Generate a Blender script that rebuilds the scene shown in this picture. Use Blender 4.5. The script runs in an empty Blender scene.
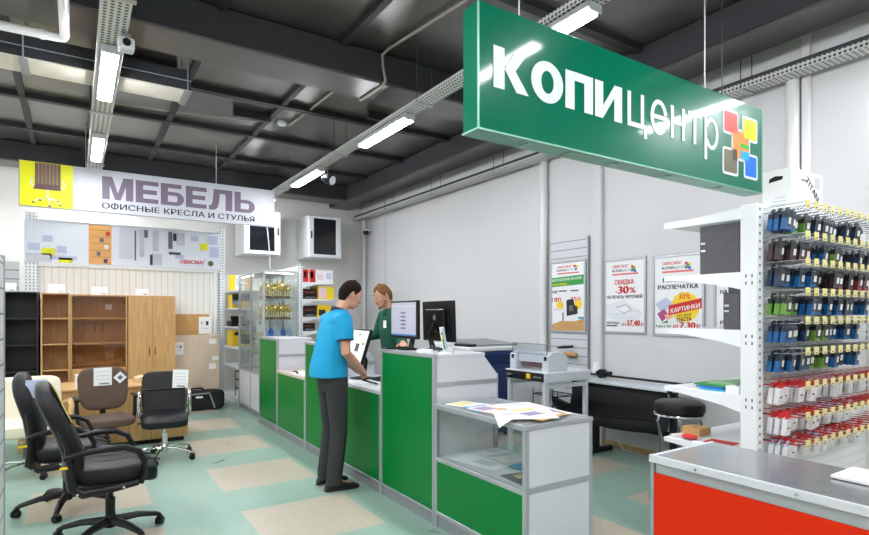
import bpy, bmesh, math, random
from mathutils import Vector, Matrix, Euler
random.seed(7)
PI = math.pi
SC = bpy.context.scene
COL = SC.collection
DG = bpy.context.evaluated_depsgraph_get

# ------------------------------------------------------------------ materials
def lin(c):
    c = c / 255.0
    return c / 12.92 if c <= 0.04045 else ((c + 0.055) / 1.055) ** 2.4
def rgb(r, g, b): return (lin(r), lin(g), lin(b), 1)

MATS = {}
def mat(name, col, rough=0.5, metal=0.0, emit=0.0, noise=0.0, nscale=8.0, bump=0.0, bscale=60.0, coat=0.0, trans=0.0, stretch=None, spec=0.5):
    if name in MATS: return MATS[name]
    m = bpy.data.materials.new(name); m.use_nodes = True
    nt = m.node_tree; b = nt.nodes['Principled BSDF']
    c = rgb(*col)
    b.inputs['Base Color'].default_value = c
    b.inputs['Roughness'].default_value = rough
    b.inputs['Metallic'].default_value = metal
    b.inputs['Specular IOR Level'].default_value = spec
    if coat: b.inputs['Coat Weight'].default_value = coat; b.inputs['Coat Roughness'].default_value = 0.08
    if trans: b.inputs['Transmission Weight'].default_value = trans
    if emit:
        b.inputs['Emission Color'].default_value = c; b.inputs['Emission Strength'].default_value = emit
    if noise or bump:
        tc = nt.nodes.new('ShaderNodeTexCoord'); mp = nt.nodes.new('ShaderNodeMapping')
        nt.links.new(tc.outputs['Object'], mp.inputs['Vector'])
        if stretch: mp.inputs['Scale'].default_value = stretch
    if noise:
        n = nt.nodes.new('ShaderNodeTexNoise'); n.inputs['Scale'].default_value = nscale; n.inputs['Detail'].default_value = 5
        nt.links.new(mp.outputs[0], n.inputs['Vector'])
        r = nt.nodes.new('ShaderNodeMapRange'); r.inputs['From Min'].default_value = 0.3; r.inputs['From Max'].default_value = 0.7
        r.inputs['To Min'].default_value = 1 - noise; r.inputs['To Max'].default_value = 1 + noise
        nt.links.new(n.outputs[0], r.inputs['Value'])
        v = nt.nodes.new('ShaderNodeVectorMath'); v.operation = 'SCALE'; v.inputs[0].default_value = c[:3]
        nt.links.new(r.outputs[0], v.inputs['Scale']); nt.links.new(v.outputs[0], b.inputs['Base Color'])
    if bump:
        n2 = nt.nodes.new('ShaderNodeTexNoise'); n2.inputs['Scale'].default_value = bscale; n2.inputs['Detail'].default_value = 3
        nt.links.new(mp.outputs[0], n2.inputs['Vector'])
        bp = nt.nodes.new('ShaderNodeBump'); bp.inputs['Strength'].default_value = bump; bp.inputs['Distance'].default_value = 0.01
        nt.links.new(n2.outputs[0], bp.inputs['Height']); nt.links.new(bp.outputs[0], b.inputs['Normal'])
    MATS[name] = m
    return m

def math_node(nt, op, a, b=None, c=None):
    n = nt.nodes.new('ShaderNodeMath'); n.operation = op
    for i, x in enumerate((a, b, c)):
        if x is None: continue
        if isinstance(x, (int, float)): n.inputs[i].default_value = x
        else: nt.links.new(x, n.inputs[i])
    return n.outputs[0]
def mix_col(nt, f, a, b):
    n = nt.nodes.new('ShaderNodeMix'); n.data_type = 'RGBA'
    nt.links.new(f, n.inputs[0])
    for i, x in ((6, a), (7, b)):
        if isinstance(x, tuple): n.inputs[i].default_value = x
        else: nt.links.new(x, n.inputs[i])
    return n.outputs[2]

def perforated(name, col, hole, ax, pitch=0.025, rad=0.3, metal=0.0, rough=0.4):
    """painted steel with rows of punched holes; ax = the two object axes of the sheet"""
    m = mat(name, col, rough, metal)
    nt = m.node_tree; b = nt.nodes['Principled BSDF']
    tc = nt.nodes.new('ShaderNodeTexCoord'); sp = nt.nodes.new('ShaderNodeSeparateXYZ')
    nt.links.new(tc.outputs['Object'], sp.inputs[0])
    ds = []
    for k in ax:
        f = math_node(nt, 'FRACT', math_node(nt, 'DIVIDE', sp.outputs[k], pitch))
        d = math_node(nt, 'SUBTRACT', f, 0.5); ds.append(math_node(nt, 'MULTIPLY', d, d))
    f = math_node(nt, 'LESS_THAN', math_node(nt, 'ADD', ds[0], ds[1]), rad * rad)
    nt.links.new(mix_col(nt, f, rgb(*col), rgb(*hole)), b.inputs['Base Color'])
    return m

def striped(name, col, col2, axis, pitch, width, rough=0.5):
    m = mat(name, col, rough)
    nt = m.node_tree; b = nt.nodes['Principled BSDF']
    tc = nt.nodes.new('ShaderNodeTexCoord'); sp = nt.nodes.new('ShaderNodeSeparateXYZ')
    nt.links.new(tc.outputs['Object'], sp.inputs[0])
    f = math_node(nt, 'LESS_THAN', math_node(nt, 'FRACT', math_node(nt, 'DIVIDE', sp.outputs[axis], pitch)), width)
    nt.links.new(mix_col(nt, f, rgb(*col), rgb(*col2)), b.inputs['Base Color'])
    return m

def wood(name, col, axis=2, amt=0.16, rough=0.42):
    st = [9.0, 9.0, 9.0]; st[axis] = 0.7
    return mat(name, col, rough, noise=amt, nscale=5.0, stretch=tuple(st))

def glass_mat(name, tint=(248, 251, 250), alpha=0.16, rough=0.02):
    """clear sheet glass: mostly lets straight light through and mirrors a little"""
    if name in MATS: return MATS[name]
    m = bpy.data.materials.new(name); m.use_nodes = True
    nt = m.node_tree; nt.nodes.remove(nt.nodes['Principled BSDF'])
    out = nt.nodes['Material Output']
    t = nt.nodes.new('ShaderNodeBsdfTransparent'); t.inputs[0].default_value = rgb(*tint)
    g = nt.nodes.new('ShaderNodeBsdfGlossy'); g.inputs['Roughness'].default_value = rough
    fr = nt.nodes.new('ShaderNodeLayerWeight'); fr.inputs[0].default_value = 0.5
    f = math_node(nt, 'ADD', math_node(nt, 'MULTIPLY', math_node(nt, 'POWER', fr.outputs['Facing'], 4.0), 0.6), 0.02 + alpha * 0.2)
    mx = nt.nodes.new('ShaderNodeMixShader')
    nt.links.new(f, mx.inputs[0]); nt.links.new(t.outputs[0], mx.inputs[1]); nt.links.new(g.outputs[0], mx.inputs[2])
    nt.links.new(mx.outputs[0], out.inputs['Surface'])
    MATS[name] = m
    return m

def frosted(name, col, clear):
    m = mat(name, col, .25); nt = m.node_tree; b = nt.nodes['Principled BSDF']; out = nt.nodes['Material Output']
    t = nt.nodes.new('ShaderNodeBsdfTransparent'); mx = nt.nodes.new('ShaderNodeMixShader'); mx.inputs[0].default_value = clear
    nt.links.new(b.outputs[0], mx.inputs[1]); nt.links.new(t.outputs[0], mx.inputs[2]); nt.links.new(mx.outputs[0], out.inputs['Surface'])
    return m
WHITE = mat('white_paint', (226, 228, 230), 0.45)
SHELFW = mat('white_steel', (236, 238, 240), 0.35)
PAPER = mat('paper', (238, 238, 236), 0.7)
BLACK = mat('black_plastic', (14, 14, 16), 0.4, spec=.35)
BLACKM = mat('black_matte', (16, 17, 19), 0.6)
LEATHER = mat('black_leather', (15, 15, 18), 0.42, spec=.35, bump=0.25, bscale=120)
FABRIC_BLK = mat('black_fabric', (22, 23, 26), 0.9, bump=0.3, bscale=200)
BROWNF = mat('brown_fabric', (92, 74, 62), 0.9, noise=0.1, nscale=60, bump=0.3, bscale=200)
CREAM = mat('cream_leather', (226, 218, 194), 0.5, bump=0.15, bscale=90)
CHROME = mat('chrome', (215, 217, 220), 0.12, 1.0)
ALU = mat('aluminium', (176, 179, 183), 0.38, 0.55)
GREYK = mat('grey_kick', (140, 143, 146), 0.45, 0.2)
GREEN = mat('green_laminate', (0, 116, 50), 0.3, spec=.15, noise=0.04, nscale=3)
RED = mat('red_laminate', (206, 38, 0), 0.4, spec=.2)
LAMW = mat('white_laminate', (206, 207, 212), 0.4)
BEIGE = mat('beige_worktop', (196, 180, 168), 0.4)
GLASS = glass_mat('clear_glass')
GLASSB = glass_mat('bronze_glass', (246, 238, 228), 0.08)
WOODL = wood('beech_wood', (192, 150, 98))
WOODX = wood('beech_wood_flat', (196, 154, 102), 0)
WOODD = wood('beech_wood_inner', (188, 144, 92))
WENGE = mat('black_wood', (24, 23, 24), 0.5, noise=0.2, nscale=10, stretch=(8, 8, .6))
CARD = mat('cardboard', (196, 152, 96), 0.8, noise=0.05, nscale=20)
CARDL = mat('pale_cardboard', (206, 186, 164), 0.35, noise=0.06, nscale=6)
INK = mat('black_ink', (30, 30, 34), 0.6)
GREYINK = mat('grey_ink', (104, 96, 112), 0.5)
REDINK = mat('red_ink', (206, 40, 36), 0.6)
YELLOW = mat('yellow_print', (246, 206, 30), 0.5)
LIME = mat('lime_print', (222, 222, 20), 0.4)
GREENINK = mat('green_print', (40, 150, 60), 0.5)
BLUEINK = mat('blue_print', (30, 100, 190), 0.5)
TEALINK = mat('teal_print', (30, 150, 190), 0.5)
GREYP = mat('pale_grey_print', (196, 198, 206), 0.5)
LILAC = mat('lilac_print', (190, 196, 222), 0.5)
ORANGE = mat('orange_print', (226, 166, 96), 0.5)
GOLD = mat('gold', (232, 206, 120), 0.24, 0.9)
NAVY = mat('navy_plastic', (28, 50, 100), 0.4)

# ------------------------------------------------------------------ mesh builder
TEXTS = {}
def text_mesh(body, bold):
    k = (body, bold)
    if k not in TEXTS and 'Ф' in body:            # Ф is drawn as О with an upright bar
        V, F = text_mesh(body.replace('Ф', 'О'), bold); V = list(V); F = list(F)
        O, _ = text_mesh('О', bold); ow = max(p.x for p in O) - min(p.x for p in O)
        for i, ch in enumerate(body):
            if ch == 'Ф':
                x1 = max(p.x for p in text_mesh((body[:i] + 'О').replace('Ф', 'О'), bold)[0]); c = x1 - ow/2; n = len(V)
                V += [Vector((c+a, b, 0)) for a, b in ((-.04, -.05), (.04, -.05), (.04, .78), (-.04, .78))]; F.append((n, n+1, n+2, n+3))
        TEXTS[k] = (V, F)
    if k not in TEXTS:
        c = bpy.data.curves.new('t', 'FONT'); c.body = body; c.offset = bold; c.resolution_u = 3
        o = bpy.data.objects.new('t', c); COL.objects.link(o)
        m = bpy.data.meshes.new_from_object(o.evaluated_get(DG()))
        V = [v.co.copy() for v in m.vertices]; F = [tuple(p.vertices) for p in m.polygons]
        TEXTS[k] = (V, F)
        bpy.data.objects.remove(o); bpy.data.curves.remove(c); bpy.data.meshes.remove(m)
    return TEXTS[k]

class MB:
    """collects shapes; build() links them as one mesh object"""
    def __init__(s, root=None, m=None):
        s.v = []; s.f = []; s.fm = []; s.ms = []; s.m = m or WHITE
        s.off = Vector(root['_o']) if root is not None else Vector((0, 0, 0))
    def mi(s, m):
        if m not in s.ms: s.ms.append(m)
        return s.ms.index(m)
    def add(s, vs, fs, m=None):
        n = len(s.v); i = s.mi(m or s.m)
        s.v += [Vector(p) for p in vs]
        for f in fs: s.f.append(tuple(n + k for k in f)); s.fm.append(i)
        return n
    def box(s, x0, x1, y0, y1, z0, z1, b=0.0, m=None, mx=None):
        if x0 > x1: x0, x1 = x1, x0
        if y0 > y1: y0, y1 = y1, y0
        if z0 > z1: z0, z1 = z1, z0
        b = min(b, (x1-x0)*.45, (y1-y0)*.45, (z1-z0)*.45)
        lo, hi = (x0, y0, z0), (x1, y1, z1)
        if b <= 0:
            vs = [(x, y, z) for x in (x0, x1) for y in (y0, y1) for z in (z0, z1)]
            fs = [(0, 1, 3, 2), (4, 6, 7, 5), (0, 4, 5, 1), (2, 3, 7, 6), (0, 2, 6, 4), (1, 5, 7, 3)]
        else:
            vs = []; ix = {}
            for sx in (0, 1):
                for sy in (0, 1):
                    for sz in (0, 1):
                        sg = (sx, sy, sz)
                        for a in range(3):
                            p = []
                            for k in range(3):
                                e = hi[k] if sg[k] else lo[k]
                                if k != a: e += -b if sg[k] else b
                                p.append(e)
                            ix[sg + (a,)] = len(vs); vs.append(tuple(p))
            fs = []
            for a in range(3):
                u, w = (a+1) % 3, (a+2) % 3
                for q in (0, 1):
                    loop = []
                    for (cu, cw) in ((0, 0), (1, 0), (1, 1), (0, 1)):
                        sg = [0, 0, 0]; sg[a] = q; sg[u] = cu; sg[w] = cw
                        loop.append(ix[tuple(sg) + (a,)])
                    fs.append(tuple(loop if q else loop[::-1]))
                for cu in (0, 1):                      # edges parallel to axis a
                    for cw in (0, 1):
                        A = [0, 0, 0]; A[u] = cu; A[w] = cw; B = list(A); B[a] = 1
                        A = tuple(A); B = tuple(B)
                        q = (ix[A + (u,)], ix[B + (u,)], ix[B + (w,)], ix[A + (w,)])
                        fs.append(q if (cu ^ cw) else q[::-1])
            for sx in (0, 1):
                for sy in (0, 1):
                    for sz in (0, 1):
                        t = tuple(ix[(sx, sy, sz, a)] for a in range(3))
                        fs.append(t if (sx + sy + sz) % 2 else t[::-1])
        if mx is not None: vs = [mx @ Vector(p) for p in vs]
        s.add(vs, fs, m); return s
    def prism(s, pts, axis, a0, a1, m=None, mx=None):
        """polygon pts in the two other axes (in x,y,z order) swept along axis"""
        def P(p, a):
            q = list(p); q.insert(axis, a); return tuple(q)
        n = len(pts)
        vs = [P(p, a0) for p in pts] + [P(p, a1) for p in pts]
        if mx is not None: vs = [mx @ Vector(p) for p in vs]
        fs = [tuple(range(n)), tuple(range(2*n-1, n-1, -1))] + [(i, i+n, (i+1) % n + n, (i+1) % n) for i in range(n)]
        s.add(vs, fs, m); return s
    def tube(s, path, r, seg=8, m=None, closed=False, caps=True, flat=1.0):
        path = [Vector(p) for p in path]; n = len(path)
        rs = r if isinstance(r, (list, tuple)) else [r]*n
        T = []
        for i in range(n):
            a = path[i-1] if (i > 0 or closed) else path[i]
            b = path[(i+1) % n] if (i < n-1 or closed) else path[i]
            T.append((b-a).normalized())
        up = Vector((0, 0, 1)) if abs(T[0].z) < .9 else Vector((1, 0, 0))
        N = (up - T[0]*up.dot(T[0])).normalized()
        vs = []
        for i in range(n):
            N = (N - T[i]*N.dot(T[i])).normalized(); B = T[i].cross(N)
            for k in range(seg):
                a = 2*PI*k/seg
                vs.append(path[i] + (N*math.cos(a)*flat + B*math.sin(a))*rs[i])
        fs = []
        for i in range(n if closed else n-1):
            for k in range(seg):
                j = (i+1) % n; l = (k+1) % seg
                fs.append((i*seg+k, i*seg+l, j*seg+l, j*seg+k))
        if caps and not closed:
            fs.append(tuple(range(seg))[::-1]); fs.append(tuple((n-1)*seg+k for k in range(seg)))
        s.add(vs, fs, m); return s
    def cyl(s, p0, p1, r0, r1=None, seg=16, m=None):
        return s.tube([p0, p1], [r0, r0 if r1 is None else r1], seg, m)
    def lathe(s, prof, c=(0, 0, 0), seg=20, m=None, mx=None):
        vs = []; n = len(prof)
        for (r, z) in prof:
            for k in range(seg):
                a = 2*PI*k/seg; vs.append(Vector((r*math.cos(a), r*math.sin(a), z)))
        if mx is not None: vs = [mx @ p for p in vs]
        vs = [p + Vector(c) for p in vs]
        fs = [(i*seg+k, i*seg+(k+1) % seg, (i+1)*seg+(k+1) % seg, (i+1)*seg+k) for i in range(n-1) for k in range(seg)]
        fs.append(tuple(range(seg))[::-1]); fs.append(tuple((n-1)*seg+k for k in range(seg)))
        s.add(vs, fs, m); return s
    def ell(s, c, rad, e1=1.0, e2=1.0, nu=20, nv=12, m=None, fn=None, mx=None):
        def sp(x, e): return math.copysign(abs(x)**e, x)
        vs = []; c = Vector(c)
        for j in range(nv+1):
            ph = -PI/2 + PI*j/nv
            for i in range(nu):
                th = 2*PI*i/nu
                p = Vector((rad[0]*sp(math.cos(ph), e1)*sp(math.cos(th), e2), rad[1]*sp(math.cos(ph), e1)*sp(math.sin(th), e2), rad[2]*sp(math.sin(ph), e1)))
                if fn: p = fn(p)
                if mx is not None: p = mx @ p
                vs.append(p + c)
        fs = [(j*nu+i, j*nu+(i+1) % nu, (j+1)*nu+(i+1) % nu, (j+1)*nu+i) for j in range(nv) for i in range(nu)]
        s.add(vs, fs, m); return s
    def loft(s, rings, m=None):
        n = len(rings[0]); vs = [p for r in rings for p in r]
        fs = [(i*n+k, i*n+(k+1) % n, (i+1)*n+(k+1) % n, (i+1)*n+k) for i in range(len(rings)-1) for k in range(n)]
        fs.append(tuple(range(n))[::-1]); fs.append(tuple((len(rings)-1)*n+k for k in range(n)))
        s.add(vs, fs, m); return s
    def text(s, body, o, ux, uz, w=None, h=0.1, bold=0.0, m=None, ref='Н', align='l', d=0.0):
        """flat lettering: baseline corner o, ux along the line, uz up; h = height of ref letter; w = fitted width"""
        V, F = text_mesh(body, 0.0)
        if not V: return s
        R, _ = text_mesh(ref, 0.0)
        k = h / max(p.y for p in R)
        x0 = min(p.x for p in V); x1 = max(p.x for p in V)
        kx = w / (x1-x0) if w else k
        o = Vector(o); ux = Vector(ux); uz = Vector(uz); nn = ux.cross(uz)
        wid = (x1-x0)*kx
        sh = {'l': 0, 'c': -wid/2, 'r': -wid}[align]
        for q in ((0,) if bold <= 0 else (-1, -.35, .35, 1)):
            s.add([o + ux*((p.x-x0+q*bold)*kx + sh) + uz*((p.y+q*bold*.3)*k) + nn*(d+q*.0003) for p in V], F, m)
        return s
    def glyphs(s, word, o, ux, uz, w, h, m=None, d=0.0, gap=.09):
        """heavy block capitals drawn as polygons; unit height 1"""
        def arc(cx, cy, rx, ry, a0, a1, n=10): return [(cx+rx*math.cos(math.radians(a0+(a1-a0)*i/n)), cy+ry*math.sin(math.radians(a0+(a1-a0)*i/n))) for i in range(n+1)]
        def ring(cx, cy, rx, ry, ix, iy, a0, a1, n=12):
            A = arc(cx, cy, rx, ry, a0, a1, n); B = arc(cx, cy, ix, iy, a0, a1, n)
            return [[A[i], A[i+1], B[i+1], B[i]] for i in range(n)]
        R = lambda x0, y0, x1, y1: [(x0, y0), (x1, y0), (x1, y1), (x0, y1)]
        G = {
            'М': (1.12, [R(0, 0, .27, 1), R(.85, 0, 1.12, 1), [(.27, 1), (.27, .62), (.46, 0), (.56, 0), (.56, .3), (.36, 1)], [(.85, 1), (.76, 1), (.56, .3), (.56, 0), (.66, 0), (.85, .62)]]),
            'Е': (.86, [R(0, 0, .28, 1), R(.28, 0, .86, .2), R(.28, .4, .8, .6), R(.28, .8, .86, 1)]),
            'Б': (.9, [R(0, 0, .28, 1), R(.28, .8, .82, 1), R(.28, .46, .6, .63), R(.28, 0, .6, .17)] + ring(.6, .315, .32, .315, .06, .145, -90, 90)),
            'Л': (1.02, [R(.72, 0, 1.02, 1), R(.2, .79, .72, 1), [(.2, .79), (.47, .79), (.44, .4), (.38, .12), (.26, 0), (0, -.01), (0, .2), (.1, .22), (.16, .4)]]),
            'Ь': (.9, [R(0, 0, .28, 1), R(.28, .46, .6, .63), R(.28, 0, .6, .17)] + ring(.6, .315, .32, .315, .06, .145, -90, 90)),
            'к': (.98, [R(0, 0, .3, 1), [(.3, .5), (.58, 1), (.92, 1), (.6, .52)], [(.3, .5), (.6, .52), (.98, 0), (.63, 0)]]),
            'о': (.98, ring(.49, .5, .49, .53, .19, .29, 0, 360, 28)),
            'п': (.92, [R(0, 0, .3, 1), R(.62, 0, .92, 1), R(.3, .77, .62, 1)]),
            'ц': (.86, [R(0, 0, .15, 1), R(.58, 0, .73, 1), R(.15, 0, .58, .14), R(.73, -.26, .87, .14)]),
            'е': (.8, ring(.4, .5, .4, .53, .25, .39, 12, 318, 26) + [R(.13, .44, .79, .57)]),
            'н': (.71, [R(0, 0, .15, 1), R(.56, 0, .71, 1), R(.15, .44, .56, .57)]),
            'т': (.7, [R(0, .86, .7, 1), R(.275, 0, .425, .86)]),
            'р': (.8, [R(0, -.38, .15, 1)] + ring(.41, .5, .39, .53, .24, .39, -152, 152, 24)),
            'и': (.98, [R(0, 0, .29, 1), R(.69, 0, .98, 1), [(.29, .02), (.29, .36), (.69, .98), (.69, .64)]]),
        }
        tot = sum(G[c][0] for c in word) + gap*(len(word)-1); kx = w/tot
        o = Vector(o); ux = Vector(ux); uz = Vector(uz); nn = ux.cross(uz); x = 0
        for c in word:
            for ip, pl in enumerate(G[c][1]): s.add([o + ux*((x+a)*kx) + uz*(b*h) + nn*(d + .0004*((ip % 3) if len(G[c][1]) < 8 else (0 if c == 'о' else int(ip in (0, len(G[c][1])-1))))) for a, b in pl], [tuple(range(len(pl)))], m)
            x += G[c][0] + gap
        return s
    def build(s, name, parent=None, smooth=35):
        me = bpy.data.meshes.new(name)
        me.from_pydata([tuple(p - s.off) for p in s.v], [], s.f)
        for m in s.ms: me.materials.append(m)
        me.polygons.foreach_set('material_index', s.fm)
        bm = bmesh.new(); bm.from_mesh(me); bmesh.ops.recalc_face_normals(bm, faces=bm.faces[:]); bm.to_mesh(me); bm.free()
        if smooth:
            me.polygons.foreach_set('use_smooth', [True]*len(me.polygons))
            me.set_sharp_from_angle(angle=math.radians(smooth))
        me.update()
        o = bpy.data.objects.new(name, me); COL.objects.link(o)
        if parent is not None:
            o.parent = parent
        return o

class Root(dict): pass
OFF = {}
def thing(name, label, cat, loc=(0, 0, 0), rz=0.0, group=None, local=False):
    """an Empty at the thing's base; local=True when its parts are written in its own frame"""
    o = bpy.data.objects.new(name, None); COL.objects.link(o)
    o.location = loc; o.rotation_euler = (0, 0, rz); o.empty_display_size = 0.1
    o['label'] = label; o['category'] = cat
    if group: o['group'] = group
    o['_o'] = (0.0, 0.0, 0.0) if local else tuple(float(x) for x in loc)
    return o
def tag(o, label, cat, group=None):
    o['label'] = label; o['category'] = cat
    if group: o['group'] = group
    return o
def place(mb, name, label, cat, loc, group=None, smooth=35):
    """a thing that is one mesh: world coordinates in mb, origin moved to loc"""
    mb.off = Vector(loc); o = mb.build(name, None, smooth); o.location = loc
    return tag(o, label, cat, group)
def struct(mb, name):
    o = mb.build(name); o['kind'] = 'structure'; return o
def dup(root, loc, rz=None, label=None, group=None, scale=None):
    r = root.copy(); COL.objects.link(r); r.location = loc
    if rz is not None: r.rotation_euler = (0, 0, rz)
    if scale: r.scale = scale
    if label: r['label'] = label
    if group: r['group'] = group
    def kids(a, b):
        for ch in list(a.children):
            c = ch.copy(); COL.objects.link(c); c.parent = b; kids(ch, c)
    kids(root, r)
    return r
def remesh(mb, voxel, sm=4):
    me = bpy.data.meshes.new('tmp'); me.from_pydata([tuple(p) for p in mb.v], [], mb.f)
    o = bpy.data.objects.new('tmp', me); COL.objects.link(o)
    r = o.modifiers.new('r', 'REMESH'); r.mode = 'VOXEL'; r.voxel_size = voxel
    if sm:
        q = o.modifiers.new('s', 'SMOOTH'); q.iterations = sm; q.factor = 0.5
    out = bpy.data.meshes.new_from_object(o.evaluated_get(DG()))
    bpy.data.objects.remove(o); bpy.data.meshes.remove(me)
    return out
def ordinal(i):
    return ['first', 'second', 'third', 'fourth', 'fifth', 'sixth', 'seventh', 'eighth', 'ninth', 'tenth', 'eleventh', 'twelfth', 'thirteenth', 'fourteenth', 'fifteenth', 'sixteenth', 'seventeenth', 'eighteenth', 'nineteenth', 'twentieth'][i]
# ------------------------------------------------------------------ camera
CAMYAW = math.radians(32.95)
cam = bpy.data.cameras.new('camera'); co = bpy.data.objects.new('camera', cam); COL.objects.link(co)
co.location = (0, 0, 1.5); co.rotation_euler = (PI/2, 0, -CAMYAW)
cam.sensor_width = 36; cam.lens = 36*554.6/869; cam.shift_y = 47.5/869; cam.clip_start = 0.05
SC.camera = co
SC.view_settings.view_transform = 'Standard'; SC.view_settings.look = 'None'
SC.view_settings.gamma = 1; SC.view_settings.exposure = 0.56
w = bpy.data.worlds.new('world'); SC.world = w; w.use_nodes = True
w.node_tree.nodes['Background'].inputs[0].default_value = (0.05, 0.05, 0.055, 1)
try:
    SC.cycles.sample_clamp_indirect = 6; SC.cycles.max_bounces = 10; SC.cycles.transparent_max_bounces = 24
    SC.cycles.caustics_reflective = False; SC.cycles.caustics_refractive = False
except Exception: pass

# ------------------------------------------------------------------ room shell
X0, X1, Y0, Y1, ZC = -3.0, 5.13, -4.0, 10.8, 4.0
def floor_mat():
    m = mat('floor_tiles', (168, 205, 190), 0.33); nt = m.node_tree; b = nt.nodes['Principled BSDF']
    tc = nt.nodes.new('ShaderNodeTexCoord'); sp = nt.nodes.new('ShaderNodeSeparateXYZ'); nt.links.new(tc.outputs['Object'], sp.inputs[0])
    def inblock(k, org, per, wid):
        f = math_node(nt, 'FRACT', math_node(nt, 'DIVIDE', math_node(nt, 'SUBTRACT', sp.outputs[k], org), per))
        return math_node(nt, 'LESS_THAN', f, wid/per)
    blk = math_node(nt, 'MULTIPLY', inblock(0, 1.06-13.7, 1.37, 0.83), inblock(1, 3.55-13.7, 1.37, 0.80))
    n1 = nt.nodes.new('ShaderNodeTexNoise'); n1.inputs['Scale'].default_value = 1.1; n1.inputs['Detail'].default_value = 6; n1.inputs['Roughness'].default_value = .65; nt.links.new(tc.outputs['Object'], n1.inputs['Vector'])
    n2 = nt.nodes.new('ShaderNodeTexNoise'); n2.inputs['Scale'].default_value = 26; n2.inputs['Detail'].default_value = 6; nt.links.new(tc.outputs['Object'], n2.inputs['Vector'])
    def mr(x, a, c, lo=0.25, hi=0.75):
        r = nt.nodes.new('ShaderNodeMapRange'); r.inputs[1].default_value = lo; r.inputs[2].default_value = hi; r.inputs[3].default_value = a; r.inputs[4].default_value = c
        nt.links.new(x, r.inputs[0]); return r.outputs[0]
    teal = mix_col(nt, mr(n1.outputs[0], 0, 1), rgb(134, 166, 150), rgb(160, 184, 171))
    cream = mix_col(nt, mr(n1.outputs[0], 0, 1), rgb(184, 172, 152), rgb(196, 186, 168))
    c = mix_col(nt, blk, teal, cream)
    # fine seams between the single tiles
    def seam(k):
        f = math_node(nt, 'FRACT', math_node(nt, 'DIVIDE', math_node(nt, 'ADD', sp.outputs[k], 20), 0.274))
        return math_node(nt, 'LESS_THAN', f, 0.012)
    sm = math_node(nt, 'MULTIPLY', math_node(nt, 'MAXIMUM', seam(0), seam(1)), 0.14)
    c = mix_col(nt, sm, c, rgb(120, 120, 105))
    v = nt.nodes.new('ShaderNodeVectorMath'); v.operation = 'SCALE'; nt.links.new(c, v.inputs[0]); nt.links.new(mr(n2.outputs[0], 0.93, 1.05), v.inputs['Scale'])
    nt.links.new(v.outputs[0], b.inputs['Base Color']); nt.links.new(mr(n1.outputs[0], 0.25, 0.42), b.inputs['Roughness'])
    return m
struct(MB(m=floor_mat()).box(X0-.1, X1+.1, Y0-.1, Y1+.1, -0.1, 0), 'floor')

def ceil_mat():
    m = mat('ceiling_metal', (108, 104, 100), 0.3, 0.7, noise=0.2, nscale=1.6); return m
CE = ceil_mat()
SEAM = mat('dark_seam', (30, 30, 32), 0.6)
BEAMM = mat('beam_metal', (96, 94, 92), 0.36, 0.5, noise=0.15, nscale=2.0)
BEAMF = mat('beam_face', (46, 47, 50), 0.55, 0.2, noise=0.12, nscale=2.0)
cb = MB(m=CE); cb.box(X0-.1, X1+.1, Y0-.1, Y1+.1, ZC, ZC+.1)
for y in (-2.6, -1.2, 1.9, 3.3, 6.45, 7.75, 9.05): cb.box(X0, 4.42, y-.045, y+.045, ZC-.06, ZC, m=SEAM)
for x in (-1.7, -.5, 1.0, 2.05, 3.4): cb.box(x-.03, x+.03, Y0, Y1, ZC-.05, ZC, m=SEAM)
for (x, y, l, dy) in ((.35, 6.0, .5, .06), (1.6, 6.9, .45, .06), (3.0, 6.1, .4, .05), (-.2, 3.0, .5, .07)): cb.box(x, x+l, y, y+dy, ZC-.1, ZC, m=SEAM)
struct(cb, 'ceiling')
for (y0, y1) in ((-0.6, -0.15), (4.7, 5.15), (9.9, 10.35)):
    b = MB(m=BEAMM); b.box(X0, 4.45, y0, y1, 3.7, 3.98, .01)
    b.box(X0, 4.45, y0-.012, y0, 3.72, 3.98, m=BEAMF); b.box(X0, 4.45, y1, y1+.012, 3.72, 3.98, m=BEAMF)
    struct(b, 'ceiling_beam')
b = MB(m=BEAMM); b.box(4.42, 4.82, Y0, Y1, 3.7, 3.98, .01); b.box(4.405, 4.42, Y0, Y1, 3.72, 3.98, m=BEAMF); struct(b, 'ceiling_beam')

WALLR = mat('wall_paint_right', (212, 211, 212), 0.55, noise=0.015, nscale=2)
WALLF = mat('wall_paint_far', (228, 225, 220), 0.6, noise=0.02, nscale=2)
wb = MB(m=WALLR); wb.box(X1, X1+.1, Y0-.1, Y1+.1, 0, ZC)
struct(wb, 'wall_right')
struct(MB(m=WALLF).box(X0-.1, X1+.1, Y1, Y1+.1, 0, ZC), 'wall_far')
struct(MB(m=WALLF).box(X0-.1, X0, Y0-.1, Y1+.1, 0, ZC), 'wall_left')
struct(MB(m=WALLF).box(X0-.1, X1+.1, Y0-.1, Y0, 0, ZC), 'wall_back')
struct(MB(m=mat('tan_skirting', (186, 160, 116), .5)).box(X1-.02, X1, Y0, Y1, 0, .07, .005), 'baseboard_right')
struct(MB(m=GREYK).box(X0, X1-.02, Y1-.02, Y1, 0, .08, .005), 'baseboard_far')
PIPEW = mat('white_pipe', (224, 222, 222), 0.28)
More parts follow.
